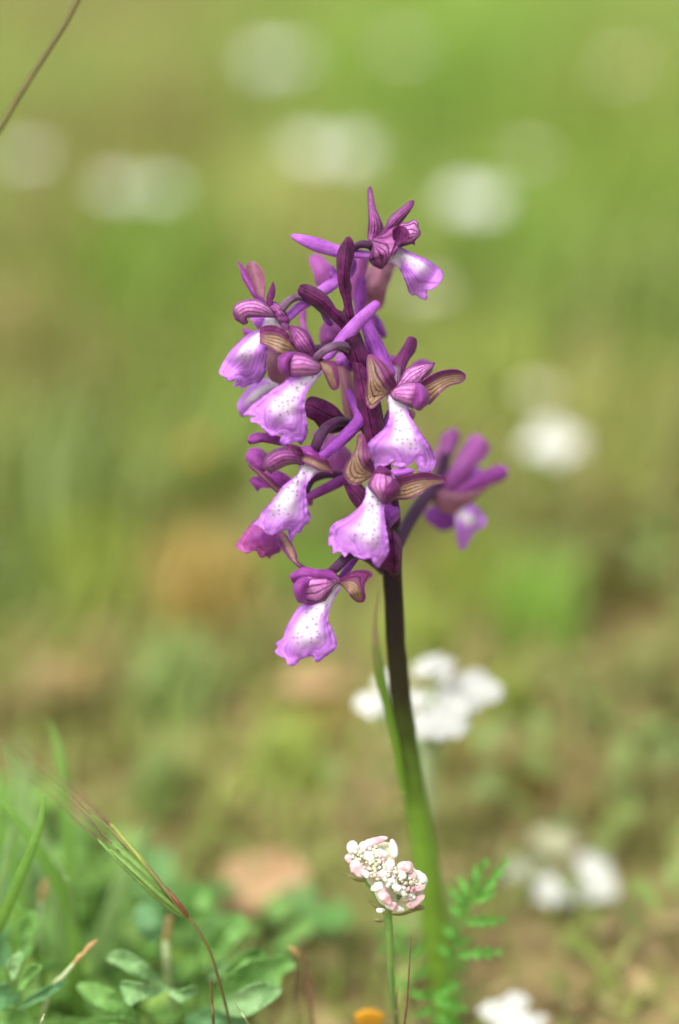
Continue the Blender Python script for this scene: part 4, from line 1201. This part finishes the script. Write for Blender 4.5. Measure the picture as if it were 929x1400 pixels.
umbel(G(890, 1440), [(hp(884, 1386, 80), 0.0028)], 0.0018, 'small pale flower head at the bottom right corner', 'flower', WG, centre=P(886, 1412, 82))

far = [  # pixel, head height above ground (m), radius (m), count of heads, label
    (757, 606, 0.040, 0.0095, 4, 'bright white flower head at mid height right of the spike'),
    (648, 275, 0.050, 0.0110, 4, 'white flower head above the spike on its right side'),
    (450, 207, 0.050, 0.0120, 5, 'wide white flower head straight above the spike'),
    (378, 82, 0.050, 0.0130, 4, 'pale flower head near the top edge left of centre'),
    (190, 262, 0.045, 0.0110, 5, 'wide white flower head in the upper left of the meadow'),
    (38, 212, 0.050, 0.0080, 3, 'dim white flower head by the left edge behind the bent stalk'),
    (722, 210, 0.050, 0.0070, 2, 'faint flower head in the upper right above the white one'),
    (583, 395, 0.035, 0.0085, 2, 'faint greenish flower head just right of the topmost orchid flower'),
    (735, 535, 0.035, 0.0055, 2, 'faint pale flower head above the bright one on the right'),
    (556, 66, 0.050, 0.0080, 2, 'faint flower head near the top edge right of centre'),
    (852, 92, 0.040, 0.0080, 2, 'faint straw coloured flower head in the upper right corner'),
]
for (x, y, h, r, n, lb) in far:
    c = G(x, y, h)
    rnd = random.Random(x)
    k = 0.62 if 'faint' in lb or 'dim' in lb else (0.75 if 'pale' in lb else 1.0)
    heads = []
    for i in range(n):
        a = 6.283 * i / n + rnd.uniform(0, 1)
        wx = 0.75 if 'wide' in lb else 0.45
        heads.append((c + Vector((math.cos(a) * r * wx, math.sin(a) * r * 0.45, rnd.uniform(-.001, .001))), r * 0.36 * k))
    umbel((c.x, c.y + 0.004, ground_h(c.x, c.y)), heads, 0.0018, lb, 'flower', WG, centre=c - Vector((0, 0, 0.012)), n=int(20 * k) + 5, petal='cream' if 'faint' in lb else 'white')
c = G(268, 612, 0.02)
umbel((c.x, c.y, 0), [(c, 0.0025)], 0.0013, 'small blurred yellow flower left of the spike', 'flower', None, petal='yellow', name='yellow_flower', centre=c - Vector((0, 0, 0.008)), n=7)

# ---- orange yellow bud at the bottom edge
def yellow_bud():
    foot = G(507, 1470)
    root = empty('yellow_bud', foot, 'round orange yellow flower bud at the bottom edge', 'flower')
    tube('stalk', 'O', [(505, 1405, 5, 32), (505, 1430, 4.5, 38), (507, 1480, 4.5, 56)], M['gstem'], root)
    for k in range(9):
        a = -0.9 + 1.8 * k / 8
        x = 505 + math.sin(a) * 15
        blade('petal', 'O', [(505 + math.sin(a) * 8 - 5, 1404), (x - 8, 1392), (x - 5, 1381 + abs(a) * 4), (x + 5, 1381 + abs(a) * 4), (x + 8, 1392), (505 + math.sin(a) * 8 + 5, 1404)],
              [(505 + math.sin(a) * 8, 1404), (x, 1380 + abs(a) * 4)], [30 + (k % 2), 28 - 3 * math.cos(a) + (k % 2)], M['yellow'], root, dome=1.2)
    V, F = ellipsoid(P(505, 1394, 31), 19 * KP * .56, 15 * KP * .56, 14 * KP * .56, None, 14, 9)
    mesh_obj('disc', V, F, M['yellow'], root)
yellow_bud()

# ---- clover at lower left
cl = empty('clover', G(255, 1440), 'clover with broad toothed green leaves in the lower left corner', 'plant')
def lf(crop, pts, mid, zs, mat='leaf', **k):
    k.setdefault('fold', -2.0)
    return blade('leaf', crop, pts, mid, zs, M[mat], k.pop('parent', cl), wave=k.pop('wave', 0.8), ruffle=0.4, jag=k.pop('jag', 0.6), step=2.2, **k)
lf('L', [(50, 500), (100, 460), (180, 490), (250, 550), (305, 615), (200, 580), (110, 535)], [(300, 610), (180, 535), (60, 490)], [22, 18, 20], 'leafp')
lf('L', [(113, 595), (200, 603), (285, 625), (270, 652), (200, 672), (145, 697), (118, 650)], [(290, 630), (200, 640), (116, 620)], [20, 14, 14], 'leafp', jag=1.2)
lf('L', [(285, 615), (350, 632), (420, 612), (435, 640), (370, 682), (330, 662)], [(290, 625), (370, 645), (430, 630)], [20, 16, 18], 'leafp')
lf('L', [(500, 680), (545, 590), (640, 520), (720, 498), (800, 488), (850, 530), (792, 575), (785, 640), (770, 662), (700, 712), (640, 742), (570, 730), (520, 715)], [(505, 690), (640, 610), (790, 530)], [24, 18, 22], 'leaf', fold=-3.0, jag=1.4)
lf('L', [(520, 700), (600, 640), (700, 600), (785, 625), (772, 662), (700, 712), (640, 742), (560, 735)], [(525, 710), (650, 670), (775, 645)], [20, 15, 17], 'leafp', fold=-1.5, jag=1.4)
lf('L', [(540, 560), (620, 480), (690, 450), (725, 480), (690, 512), (620, 550), (560, 580)], [(550, 570), (640, 500), (715, 470)], [28, 25, 28], 'leaf')
lf('L', [(370, 220), (420, 185), (480, 200), (505, 260), (480, 340), (430, 372), (380, 330)], [(430, 365), (440, 270), (440, 190)], [52, 50, 50], 'leaf')
lf('L', [(480, 440), (515, 360), (590, 305), (645, 330), (632, 390), (580, 450), (520, 500)], [(500, 480), (560, 400), (625, 325)], [44, 42, 44], 'leaf')
lf('L', [(165, 300), (210, 262), (270, 290), (295, 360), (262, 435), (200, 405), (172, 350)], [(265, 425), (235, 340), (200, 275)], [46, 44, 46], 'leafb')
lf('L', [(-40, 600), (60, 635), (120, 680), (170, 730), (200, 790), (100, 745), (-20, 690)], [(195, 785), (80, 690), (-30, 630)], [24, 20, 24], 'leaf')
lf('L', [(-60, 770), (80, 745), (180, 760), (210, 800), (60, 840), (-50, 830)], [(205, 795), (80, 780), (-50, 790)], [22, 18, 22], 'leaf')
lf('L', [(390, 750), (480, 700), (560, 702), (630, 745), (650, 820), (500, 840), (400, 820)], [(640, 810), (520, 760), (400, 760)], [28, 25, 28], 'leafb')
lf('L', [(540, 500), (560, 530), (530, 570), (490, 590), (480, 550), (510, 520)], [(490, 580), (550, 510)], [34, 34], 'leafp')
for (a_, b_) in (((300, 610), (380, 790)), ((430, 640), (420, 790)), ((505, 690), (440, 800)), ((430, 360), (420, 640)), ((500, 480), (430, 680)), ((265, 425), (360, 690)), ((195, 785), (330, 830)), ((550, 570), (440, 720))):
    tube('leaf_stalk', 'L', [(a_[0], a_[1], 5, 30), ((a_[0] + b_[0]) / 2 + 8, (a_[1] + b_[1]) / 2, 5, 38), (b_[0], b_[1] + 60, 6, 58)], M['gstem'], cl, seg=8)
tube('bud_stalk', 'L', [(315, 330, 14, 34), (305, 400, 15, 36), (300, 470, 14, 38)], M['straw'], cl, lump=0.3)
tube('bud_stalk', 'L', [(300, 440, 16, 30), (305, 520, 14, 32), (330, 700, 8, 45)], M['palest'], cl, lump=0.2)

c2 = empty('clover', G(40, 1445), 'leafy seedling with narrow green leaves at the left edge of the bottom', 'plant')
for pts, mid, zs, m_ in (
        ([(40, 1110), (90, 1068), (112, 1088), (90, 1150), (60, 1200), (45, 1160)], [(60, 1195), (100, 1078)], [14, 12], 'leafp'),
        ([(88, 1240), (100, 1180), (150, 1128), (193, 1143), (135, 1200), (100, 1245)], [(92, 1240), (185, 1140)], [14, 12], 'leaf'),
        ([(80, 1330), (130, 1280), (200, 1238), (285, 1198), (280, 1235), (200, 1290), (130, 1320)], [(85, 1325), (180, 1275), (282, 1205)], [18, 14, 16], 'leafb'),
        ([(355, 1222), (450, 1213), (560, 1278), (645, 1395), (520, 1355), (400, 1292)], [(640, 1385), (500, 1300), (365, 1228)], [22, 18, 22], 'leaf'),
        ([(90, 1100), (85, 960), (120, 895), (165, 888), (180, 960), (150, 1060), (120, 1110)], [(110, 1100), (150, 900)], [30, 28], 'leaf'),
        ([(-30, 1240), (20, 1215), (60, 1240), (90, 1290), (40, 1330), (-20, 1320)], [(80, 1290), (-20, 1260)], [20, 18], 'leafb'),
        ([(-30, 1340), (60, 1320), (140, 1360), (160, 1420), (40, 1440), (-20, 1420)], [(150, 1410), (-10, 1360)], [22, 18], 'leaf'),
        ([(-20, 980), (20, 960), (40, 1040), (50, 1110), (10, 1150), (-20, 1100)], [(30, 1140), (5, 980)], [34, 32], 'leafb'),
        ([(180, 1400), (300, 1370), (420, 1390), (500, 1430), (350, 1460), (200, 1450)], [(480, 1430), (200, 1420)], [24, 20], 'leaf'),
        ([(-20, 640), (60, 620), (190, 660), (210, 760), (120, 830), (-10, 860)], [(180, 800), (20, 680)], [75, 72], 'leafb')):
    lf('K', pts, mid, zs, m_, parent=c2, fold=-1.5)
for (a_, b_) in (((60, 1195), (70, 1330)), ((92, 1240), (80, 1380)), ((110, 1100), (90, 1300)), ((30, 1140), (60, 1340)), ((645, 1395), (660, 1470)), ((85, 1325), (90, 1420)), ((150, 1410), (170, 1480))):
    tube('leaf_stalk', 'K', [(a_[0], a_[1], 5, 18), ((a_[0] + b_[0]) / 2, (a_[1] + b_[1]) / 2, 5, 26), (b_[0], b_[1] + 50, 6, 52)], M['gstem'], c2, seg=8)

# ---- broad green blades of grass, one object each
def gblade(pts, label, mat='gblade', crop='K'):
    """pts: (x, y, half width px of crop, z) from foot to tip; a folded blade"""
    ox, oy, s = CROP[crop]
    raw = []
    for (x, y, r, z) in cv_t(crop, pts):
        p = P(x, y, z)
        raw.append((p.x, p.y, p.z, r * KP * (T0 + z * .001)))
    c = catmull(raw, 8)
    C, R = c[:, :3], c[:, 3]
    T = np.gradient(C, axis=0)
    T /= np.linalg.norm(T, axis=1, keepdims=True)
    V, F, q, t = [], [], [], []
    for i in range(len(C)):
        sd = np.cross(T[i], np.array(CF)); sd /= np.linalg.norm(sd)
        nn = np.cross(sd, T[i])
        for j, (u, h) in enumerate(((-1, .35), (-.5, .08), (0, 0), (.5, .08), (1, .35))):
            V.append(C[i] + sd * u * max(R[i], 5e-5) + nn * h * R[i])
            q.append(u); t.append(i / (len(C) - 1))
    for i in range(len(C) - 1):
        for j in range(4):
            k = i * 5 + j
            F.append([k, k + 1, k + 6, k + 5])
    o = mesh_obj('blade_of_grass', V, F, M[mat], None, origin=Vector(raw[0][:3]), attrs={'q': q, 't': t, 'e': np.ones(len(q))}, thick=0.00018)
    tag(o, label, 'grass blade', 'single grass blades at the lower left', 'thing')
gblade([(-170, 1440, 22, 45), (-60, 1090, 22, 24), (0, 945, 24, 16), (110, 690, 24, 10), (180, 500, 16, 8), (208, 362, 3, 8)], 'straight green grass blade leaning right from the left edge, nearest of the blades')
gblade([(375, 1420, 22, 52), (360, 1180, 22, 36), (320, 900, 26, 30), (240, 720, 28, 26), (130, 540, 22, 24), (0, 370, 14, 24), (-80, 290, 4, 26)], 'long green grass blade arching over to the left edge')
gblade([(330, 1400, 20, 60), (325, 1150, 24, 52), (325, 850, 26, 48), (310, 550, 28, 46), (280, 220, 20, 46), (228, 20, 4, 48)], 'upright broad green grass blade with its tip at the top of the tuft')
gblade([(300, 1400, 22, 70), (260, 900, 26, 58), (180, 560, 34, 56), (90, 300, 26, 56), (18, 105, 6, 56)], 'blurred grey green grass blade behind the tuft, leaning left', 'gbladep')
gblade([(395, 1460, 18, 75), (450, 1080, 32, 64), (560, 760, 34, 62), (690, 480, 8, 62)], 'blurred pale grass blade leaning right behind the reddish grass spikelet', 'gbladep')
gblade([(360, 1330, 10, 46), (330, 820, 8, 26), (290, 720, 7, 24), (255, 648, 2, 24)], 'thin grey grass leaf tip bent beside the long arching blade', 'gbladep')
gblade([(60, 1440, 20, 70), (90, 900, 30, 66), (60, 640, 26, 64), (10, 470, 6, 64)], 'blurred short grass blade behind the leaning blade at the left edge')
gblade([(470, 1440, 18, 85), (400, 1000, 22, 84), (420, 800, 20, 84), (470, 640, 5, 86)], 'blurred short grass blade between the tuft and the clover', 'gblade')

gblade([(-60, 1440, 16, 60), (-30, 1000, 20, 40), (30, 640, 18, 34), (110, 330, 10, 34), (150, 190, 3, 36)], 'slender pale grass blade rising behind the leaning blade', 'gbladep')
gblade([(150, 1440, 18, 80), (120, 1000, 24, 74), (140, 600, 24, 72), (120, 260, 14, 72), (90, 60, 4, 74)], 'soft wide grass blade at the back of the tuft', 'gbladep')
gblade([(520, 1440, 14, 90), (480, 1100, 16, 88), (400, 700, 14, 86), (360, 480, 4, 86)], 'soft thin grass blade behind the spikelet', 'gblade')
gblade([(-120, 1300, 20, 50), (-60, 900, 24, 42), (-10, 560, 18, 40), (12, 260, 4, 40)], 'broad soft grass blade half hidden by the left edge', 'gblade')
gblade([(230, 1440, 14, 50), (190, 1180, 16, 34), (120, 930, 14, 28), (60, 820, 3, 28)], 'short grass blade curving left among the seedling leaves', 'gblade')

# ---- withered stalk with straw coloured tip among the leaves
ws = empty('withered_stalk', P(60, 1400, 30), 'short withered stalk with a straw coloured tip among the leaves at left', 'plant')
tube('tip', 'K', [(335, 1128, 9, 12), (365, 1090, 15, 12), (382, 1078, 9, 12), (405, 1048, 14, 12), (442, 1018, 6, 12)], M['straw'], ws, lump=0.4)
tube('stalk', 'K', [(335, 1128, 10, 12), (290, 1180, 12, 13), (240, 1230, 9, 16), (190, 1390, 8, 30), (180, 1500, 8, 58)], M['palest'], ws, lump=0.2)
ws = empty('withered_stalk', P(402, 1400, 40), 'thin withered stalk with a curled tan tip beside the clover', 'plant')
tube('tip', 'L', [(825, 450, 7, 24), (845, 462, 12, 24), (862, 480, 8, 24)], M['straw'], ws, lump=0.4)
tube('stalk', 'L', [(850, 475, 5, 24), (845, 620, 4, 30), (855, 850, 4, 60)], M['awn'], ws, seg=8)
ws = empty('withered_stalk', P(60, 1300, 40), 'blurred straw coloured seed tip behind the leaning blade', 'plant')
tube('tip', 'K', [(212, 745, 8, 44), (200, 790, 18, 44), (188, 840, 9, 44)], M['straw'], ws, lump=0.4)
tube('stalk', 'K', [(190, 850, 8, 34), (170, 1100, 8, 44), (160, 1480, 8, 66)], M['palest'], ws, seg=8)

# ---- the grass with the long awned spikelet
br = empty('awned_grass', G(320, 1460), 'grass stalk bending over into a reddish green spikelet with long thin awns', 'grass stalk')
tube('stalk', 'L', [(395, 318, 7, 0), (440, 380, 6.5, 0), (490, 475, 6, 1), (520, 570, 6, 3), (550, 680, 6, 7), (570, 780, 6, 14), (585, 1000, 6, 48)], M['stalk'], br, seg=10)
for pts, mid, zs, m_ in (
        ([(390, 318), (330, 282), (250, 210), (180, 145), (100, 65), (55, 10), (80, 2), (150, 52), (220, 112), (290, 192), (350, 252), (392, 302)], [(386, 312), (240, 160), (68, 6)], [1, 0.5, 3], 'glume_g'),
        ([(396, 320), (385, 322), (345, 268), (300, 205), (306, 196), (345, 240), (385, 290)], [(393, 317), (345, 250), (303, 200)], [0, -1.5, -1], 'glume_r'),
        ([(386, 312), (345, 275), (290, 210), (235, 130), (195, 75), (206, 84), (250, 130), (300, 195), (350, 255)], [(382, 308), (295, 200), (200, 79)], [0, -1.5, -1], 'glume_rg'),
        ([(388, 320), (330, 285), (265, 235), (190, 160), (105, 85), (60, 30), (110, 65), (175, 115), (240, 180), (310, 245), (360, 292)], [(382, 316), (240, 200), (65, 35)], [0, -2, 1], 'glume_g'),
        ([(380, 322), (320, 295), (240, 232), (170, 165), (90, 85), (10, -10), (50, 20), (120, 90), (190, 160), (260, 220), (330, 280)], [(375, 318), (210, 185), (15, -5)], [1, 0, 3], 'glume_g'),
        ([(300, 220), (240, 150), (170, 60), (90, -40), (60, -75), (85, -60), (160, 20), (220, 90), (270, 160)], [(290, 205), (180, 60), (65, -72)], [0, 1, 5], 'glume_y'),
        ([(190, 90), (130, 30), (50, -60), (-30, -130), (-12, -125), (70, -50), (140, 15), (195, 75)], [(190, 82), (70, -45), (-25, -126)], [2, 4, 8], 'glume_rg')):
    blade('glume', 'L', pts, mid, zs, M[m_], br, dome=1.3, step=1.4)
for a_ in ([(70, 10), (-60, -130), (-230, -270), (-400, -420)], [(100, 40), (0, -60), (-150, -180), (-380, -345)], [(60, -70), (-60, -190), (-220, -330), (-330, -440)],
           [(230, 100), (130, 0), (0, -130), (-160, -260)], [(180, 60), (80, -60), (-60, -210), (-260, -390)], [(40, 0), (-80, -90), (-200, -200), (-360, -300)],
           [(-20, -115), (-120, -210), (-250, -320), (-400, -450)], [(120, 80), (60, 30), (-20, -30), (-120, -150)]):
    n_ = len(a_)
    tube('awn', 'L', [(x, y, 3.2 - 0.7 * i, 1 + 9 * i) for i, (x, y) in enumerate(a_)], M['awn'], br, seg=6, stepn=5)

# ---- dark awns standing at the bottom
def awn(crop, pts, label, m_='awn'):
    root_pt = P(*cv_t(crop, [pts[0]])[0][:2], pts[0][3])
    o = tube('grass_awn', crop, pts, M[m_], None, seg=8, origin=root_pt)
    tag(o, label, 'grass awn', 'thin dark awns at the bottom')
awn('M', [(340, 1250, 6, 40), (362, 1045, 6, 8), (375, 900, 5.5, 4), (388, 720, 4, 2), (398, 575, 1.5, 0)], 'sharp dark brown awn standing right of the pink and white umbel stalk')
awn('M', [(300, 1250, 5, 44), (313, 1045, 5, 10), (318, 950, 4, 6), (326, 845, 1.2, 4)], 'shorter dark awn beside the tall sharp one')
awn('L', [(960, 900, 6, 60), (925, 774, 6, 28), (905, 600, 5.5, 24), (885, 470, 4, 22), (875, 390, 1.5, 22)], 'blurred brown awn just right of the clover')
awn('L', [(505, 900, 7, 50), (502, 774, 7, 6), (495, 680, 7, 2), (490, 592, 5, 0)], 'pale green cut grass stalk in front of the clover', 'stalk')
awn('L', [(720, 900, 6, 50), (650, 774, 5, 8), (615, 720, 4, 4), (588, 680, 2, 2)], 'thin pale stalk tip over the big clover leaf', 'palest')
awn('K', [(170, 1480, 8, 50), (188, 1400, 7, 4), (203, 1355, 3, 2)], 'short grey stalk tip at the bottom left', 'palest')

# ---- bent stalk across the upper left corner
o = tube('grass_stalk', 'O', [(-330, 1700, 4, 40), (-320, 1300, 4, 0), (-260, 800, 4, -22), (-130, 420, 4, -30), (-45, 250, 4, -18), (0, 176, 4, -18), (35, 118, 4, -18), (68, 66, 4, -18), (95, 22, 4, -18), (120, -30, 4, -18), (150, -110, 3.4, -18), (190, -230, 2, -28)], M['stalk'], None, origin=P(-330, 1700, 40))
tag(o, 'blurred olive grass stalk crossing the upper left corner', 'grass stalk')

# ---- feathery leaf right of the stem
def feathery(root_px, rachis, z, label, pin, rz, group=None, size=1.0):
    global ZOFF
    ZOFF = 3.0
    root = empty('feathery_leaf', P(*cv('M', [root_px])[0][:2], rz), label, 'leaf', group)
    tube('rachis', 'M', [(x, y, 4.5, zz) for (x, y, zz) in rachis], M['fern'], root, seg=8)
    for (bx, by, tx, ty, w_, zz) in pin:
        # lobed leaflet: a row of teeth on both sides
        L = math.hypot(tx - bx, ty - by)
        ux, uy = (tx - bx) / L, (ty - by) / L
        nx, ny = -uy, ux
        up, dn = [], []
        nl = 4
        for k in range(nl):
            f0, f1, f2 = (k + 0.1) / nl, (k + 0.62) / nl, (k + 0.95) / nl
            wk = w_ * (0.55 + 0.9 * math.sin(math.pi * min(1, (k + 0.6) / nl)) ** 0.8) * (1 - 0.4 * k / nl)
            for lst, sg in ((up, 1), (dn, -1)):
                lst.append((bx + ux * L * f0 + nx * sg * wk * 0.22, by + uy * L * f0 + ny * sg * wk * 0.22))
                lst.append((bx + ux * L * (f1 + 0.12) + nx * sg * wk, by + uy * L * (f1 + 0.12) + ny * sg * wk))
                lst.append((bx + ux * L * (f2 + 0.02) + nx * sg * wk * 0.35, by + uy * L * (f2 + 0.02) + ny * sg * wk * 0.35))
        pts = [(bx, by)] + up + [(tx, ty)] + dn[::-1]
        blade('leaflet', 'M', pts, [(bx, by), ((bx + tx) / 2, (by + ty) / 2), (tx, ty)], [zz, zz - 1, zz + 1], M['fern'], root, fold=-1.0, step=1.6)
    ZOFF = 0.0
feathery((560, 1100), [(560, 1100, 60), (600, 760, 34), (640, 620, 28), (680, 500, 25), (735, 360, 24), (775, 220, 24)], 24,
         'feathery bright green leaf right of the orchid stem',
         [(740, 400, 905, 185, 26, 24), (728, 400, 845, 350, 22, 22), (770, 230, 800, 170, 18, 24), (735, 350, 740, 210, 26, 25), (720, 400, 650, 270, 28, 26), (700, 440, 600, 330, 28, 27),
          (685, 510, 885, 495, 30, 22), (690, 480, 600, 420, 26, 27), (640, 680, 868, 665, 32, 22), (650, 600, 570, 540, 28, 29), (625, 690, 540, 640, 26, 30), (620, 640, 720, 590, 18, 28)], 58)
feathery((540, 1180), [(540, 1180, 62), (520, 1000, 40), (500, 900, 32), (470, 860, 30)], 30,
         'lower feathery green leaf in front of the foot of the orchid stem',
         [(520, 920, 690, 975, 34, 28), (505, 905, 650, 830, 30, 30), (500, 905, 400, 880, 24, 30), (530, 1000, 660, 1060, 34, 32), (510, 960, 420, 1010, 26, 32), (530, 1040, 480, 1120, 26, 36)], 60)
feathery((420, 1180), [(420, 1180, 66), (400, 900, 50), (380, 720, 46), (350, 600, 46)], 46,
         'blurred pale feathery leaf behind the umbel stalk',
         [(380, 720, 470, 620, 26, 46), (390, 800, 500, 740, 28, 46), (370, 680, 270, 600, 22, 46), (360, 620, 330, 520, 22, 46), (400, 880, 300, 800, 24, 48), (300, 660, 210, 640, 12, 44), (280, 580, 205, 570, 10, 44)], 66)
feathery((640, 1200), [(640, 1200, 74), (610, 900, 66), (590, 700, 64), (600, 560, 64)], 64,
         'blurred feathery leaf low behind the foot of the stem',
         [(600, 620, 520, 520, 30, 64), (600, 700, 700, 760, 32, 64), (610, 800, 540, 720, 32, 64), (615, 860, 700, 920, 30, 66), (600, 560, 640, 470, 26, 64)], 74)

# ---- dry fallen leaves on the soil, soft tan patches in the photograph
def dry_mat(name, c1, c2):
    return mat_plain(name, c1, c2, 120, trans=0.15, rough=0.7, vein=0.4, veinc=(120, 84, 52), stretch=False)
DM = [dry_mat('dry_leaf_tan', (172, 140, 100), (190, 158, 116)), dry_mat('dry_leaf_orange', (178, 138, 82), (190, 152, 96)), dry_mat('dry_leaf_brown', (148, 124, 86), (164, 140, 98))]
def dry_leaf(px, py, l, wd, az_, m, label, lift=0.004):
    c = G(px, py, 0.004)
    V, F, q, t = [], [], [], []
    NU, NV = 12, 6
    z0 = max(ground_h(c.x, c.y), 0) + lift
    for i in range(NU + 1):
        u = i / NU
        wv = wd * (math.sin(math.pi * min(1, u * 1.02 + 0.0)) ** 0.7) * (1 - 0.25 * u)
        for j in range(NV + 1):
            v_ = -1 + 2 * j / NV
            x = (u - 0.5) * l
            y = v_ * wv * (1 + 0.08 * noise.noise(Vector((u * 9, v_, px))))
            z = 0.10 * l * math.sin(u * 3.1) + 0.35 * wd * v_ * v_ + 0.06 * l * noise.noise(Vector((u * 3, v_ * 2, px)))
            V.append(Vector((c.x + x * math.cos(az_) - y * math.sin(az_), c.y + x * math.sin(az_) + y * math.cos(az_), z0 + z)))
            q.append(v_); t.append(u)
    for i in range(NU):
        for j in range(NV):
            k = i * (NV + 1) + j
            F.append([k, k + 1, k + NV + 2, k + NV + 1])
    o = mesh_obj('fallen_leaf', V, F, DM[m], None, origin=Vector((c.x, c.y, z0)), attrs={'q': q, 't': t, 'e': np.ones(len(q))}, thick=0.0003)
    tag(o, label, 'dry leaf', 'dry fallen leaves on the soil')
dry_leaf(366, 1236, 0.026, 0.011, 1.2, 0, 'pale tan dry leaf on the soil behind the clover', 0.006)
dry_leaf(425, 972, 0.020, 0.006, 0.1, 0, 'dull tan dry leaf on the soil left of the orchid stem', 0.006)
dry_leaf(262, 812, 0.018, 0.006, 1.2, 1, 'orange tinted dry leaf in the grass left of the spike', 0.008)
dry_leaf(705, 1058, 0.016, 0.006, 0.7, 0, 'tan dry leaf on the soil right of the orchid stem', 0.006)
dry_leaf(95, 965, 0.030, 0.009, 0.4, 2, 'brownish dry leaf behind the grass at left', 0.006)
dry_leaf(60, 480, 0.045, 0.016, 0.9, 2, 'reddish brown dry leaf far back at the left edge', 0.012)
dry_leaf(880, 700, 0.03, 0.010, 0.5, 2, 'brown dry leaf in the grass at the right edge')
dry_leaf(850, 1000, 0.02, 0.008, 2.0, 2, 'brown dry leaf on the soil low at the right')
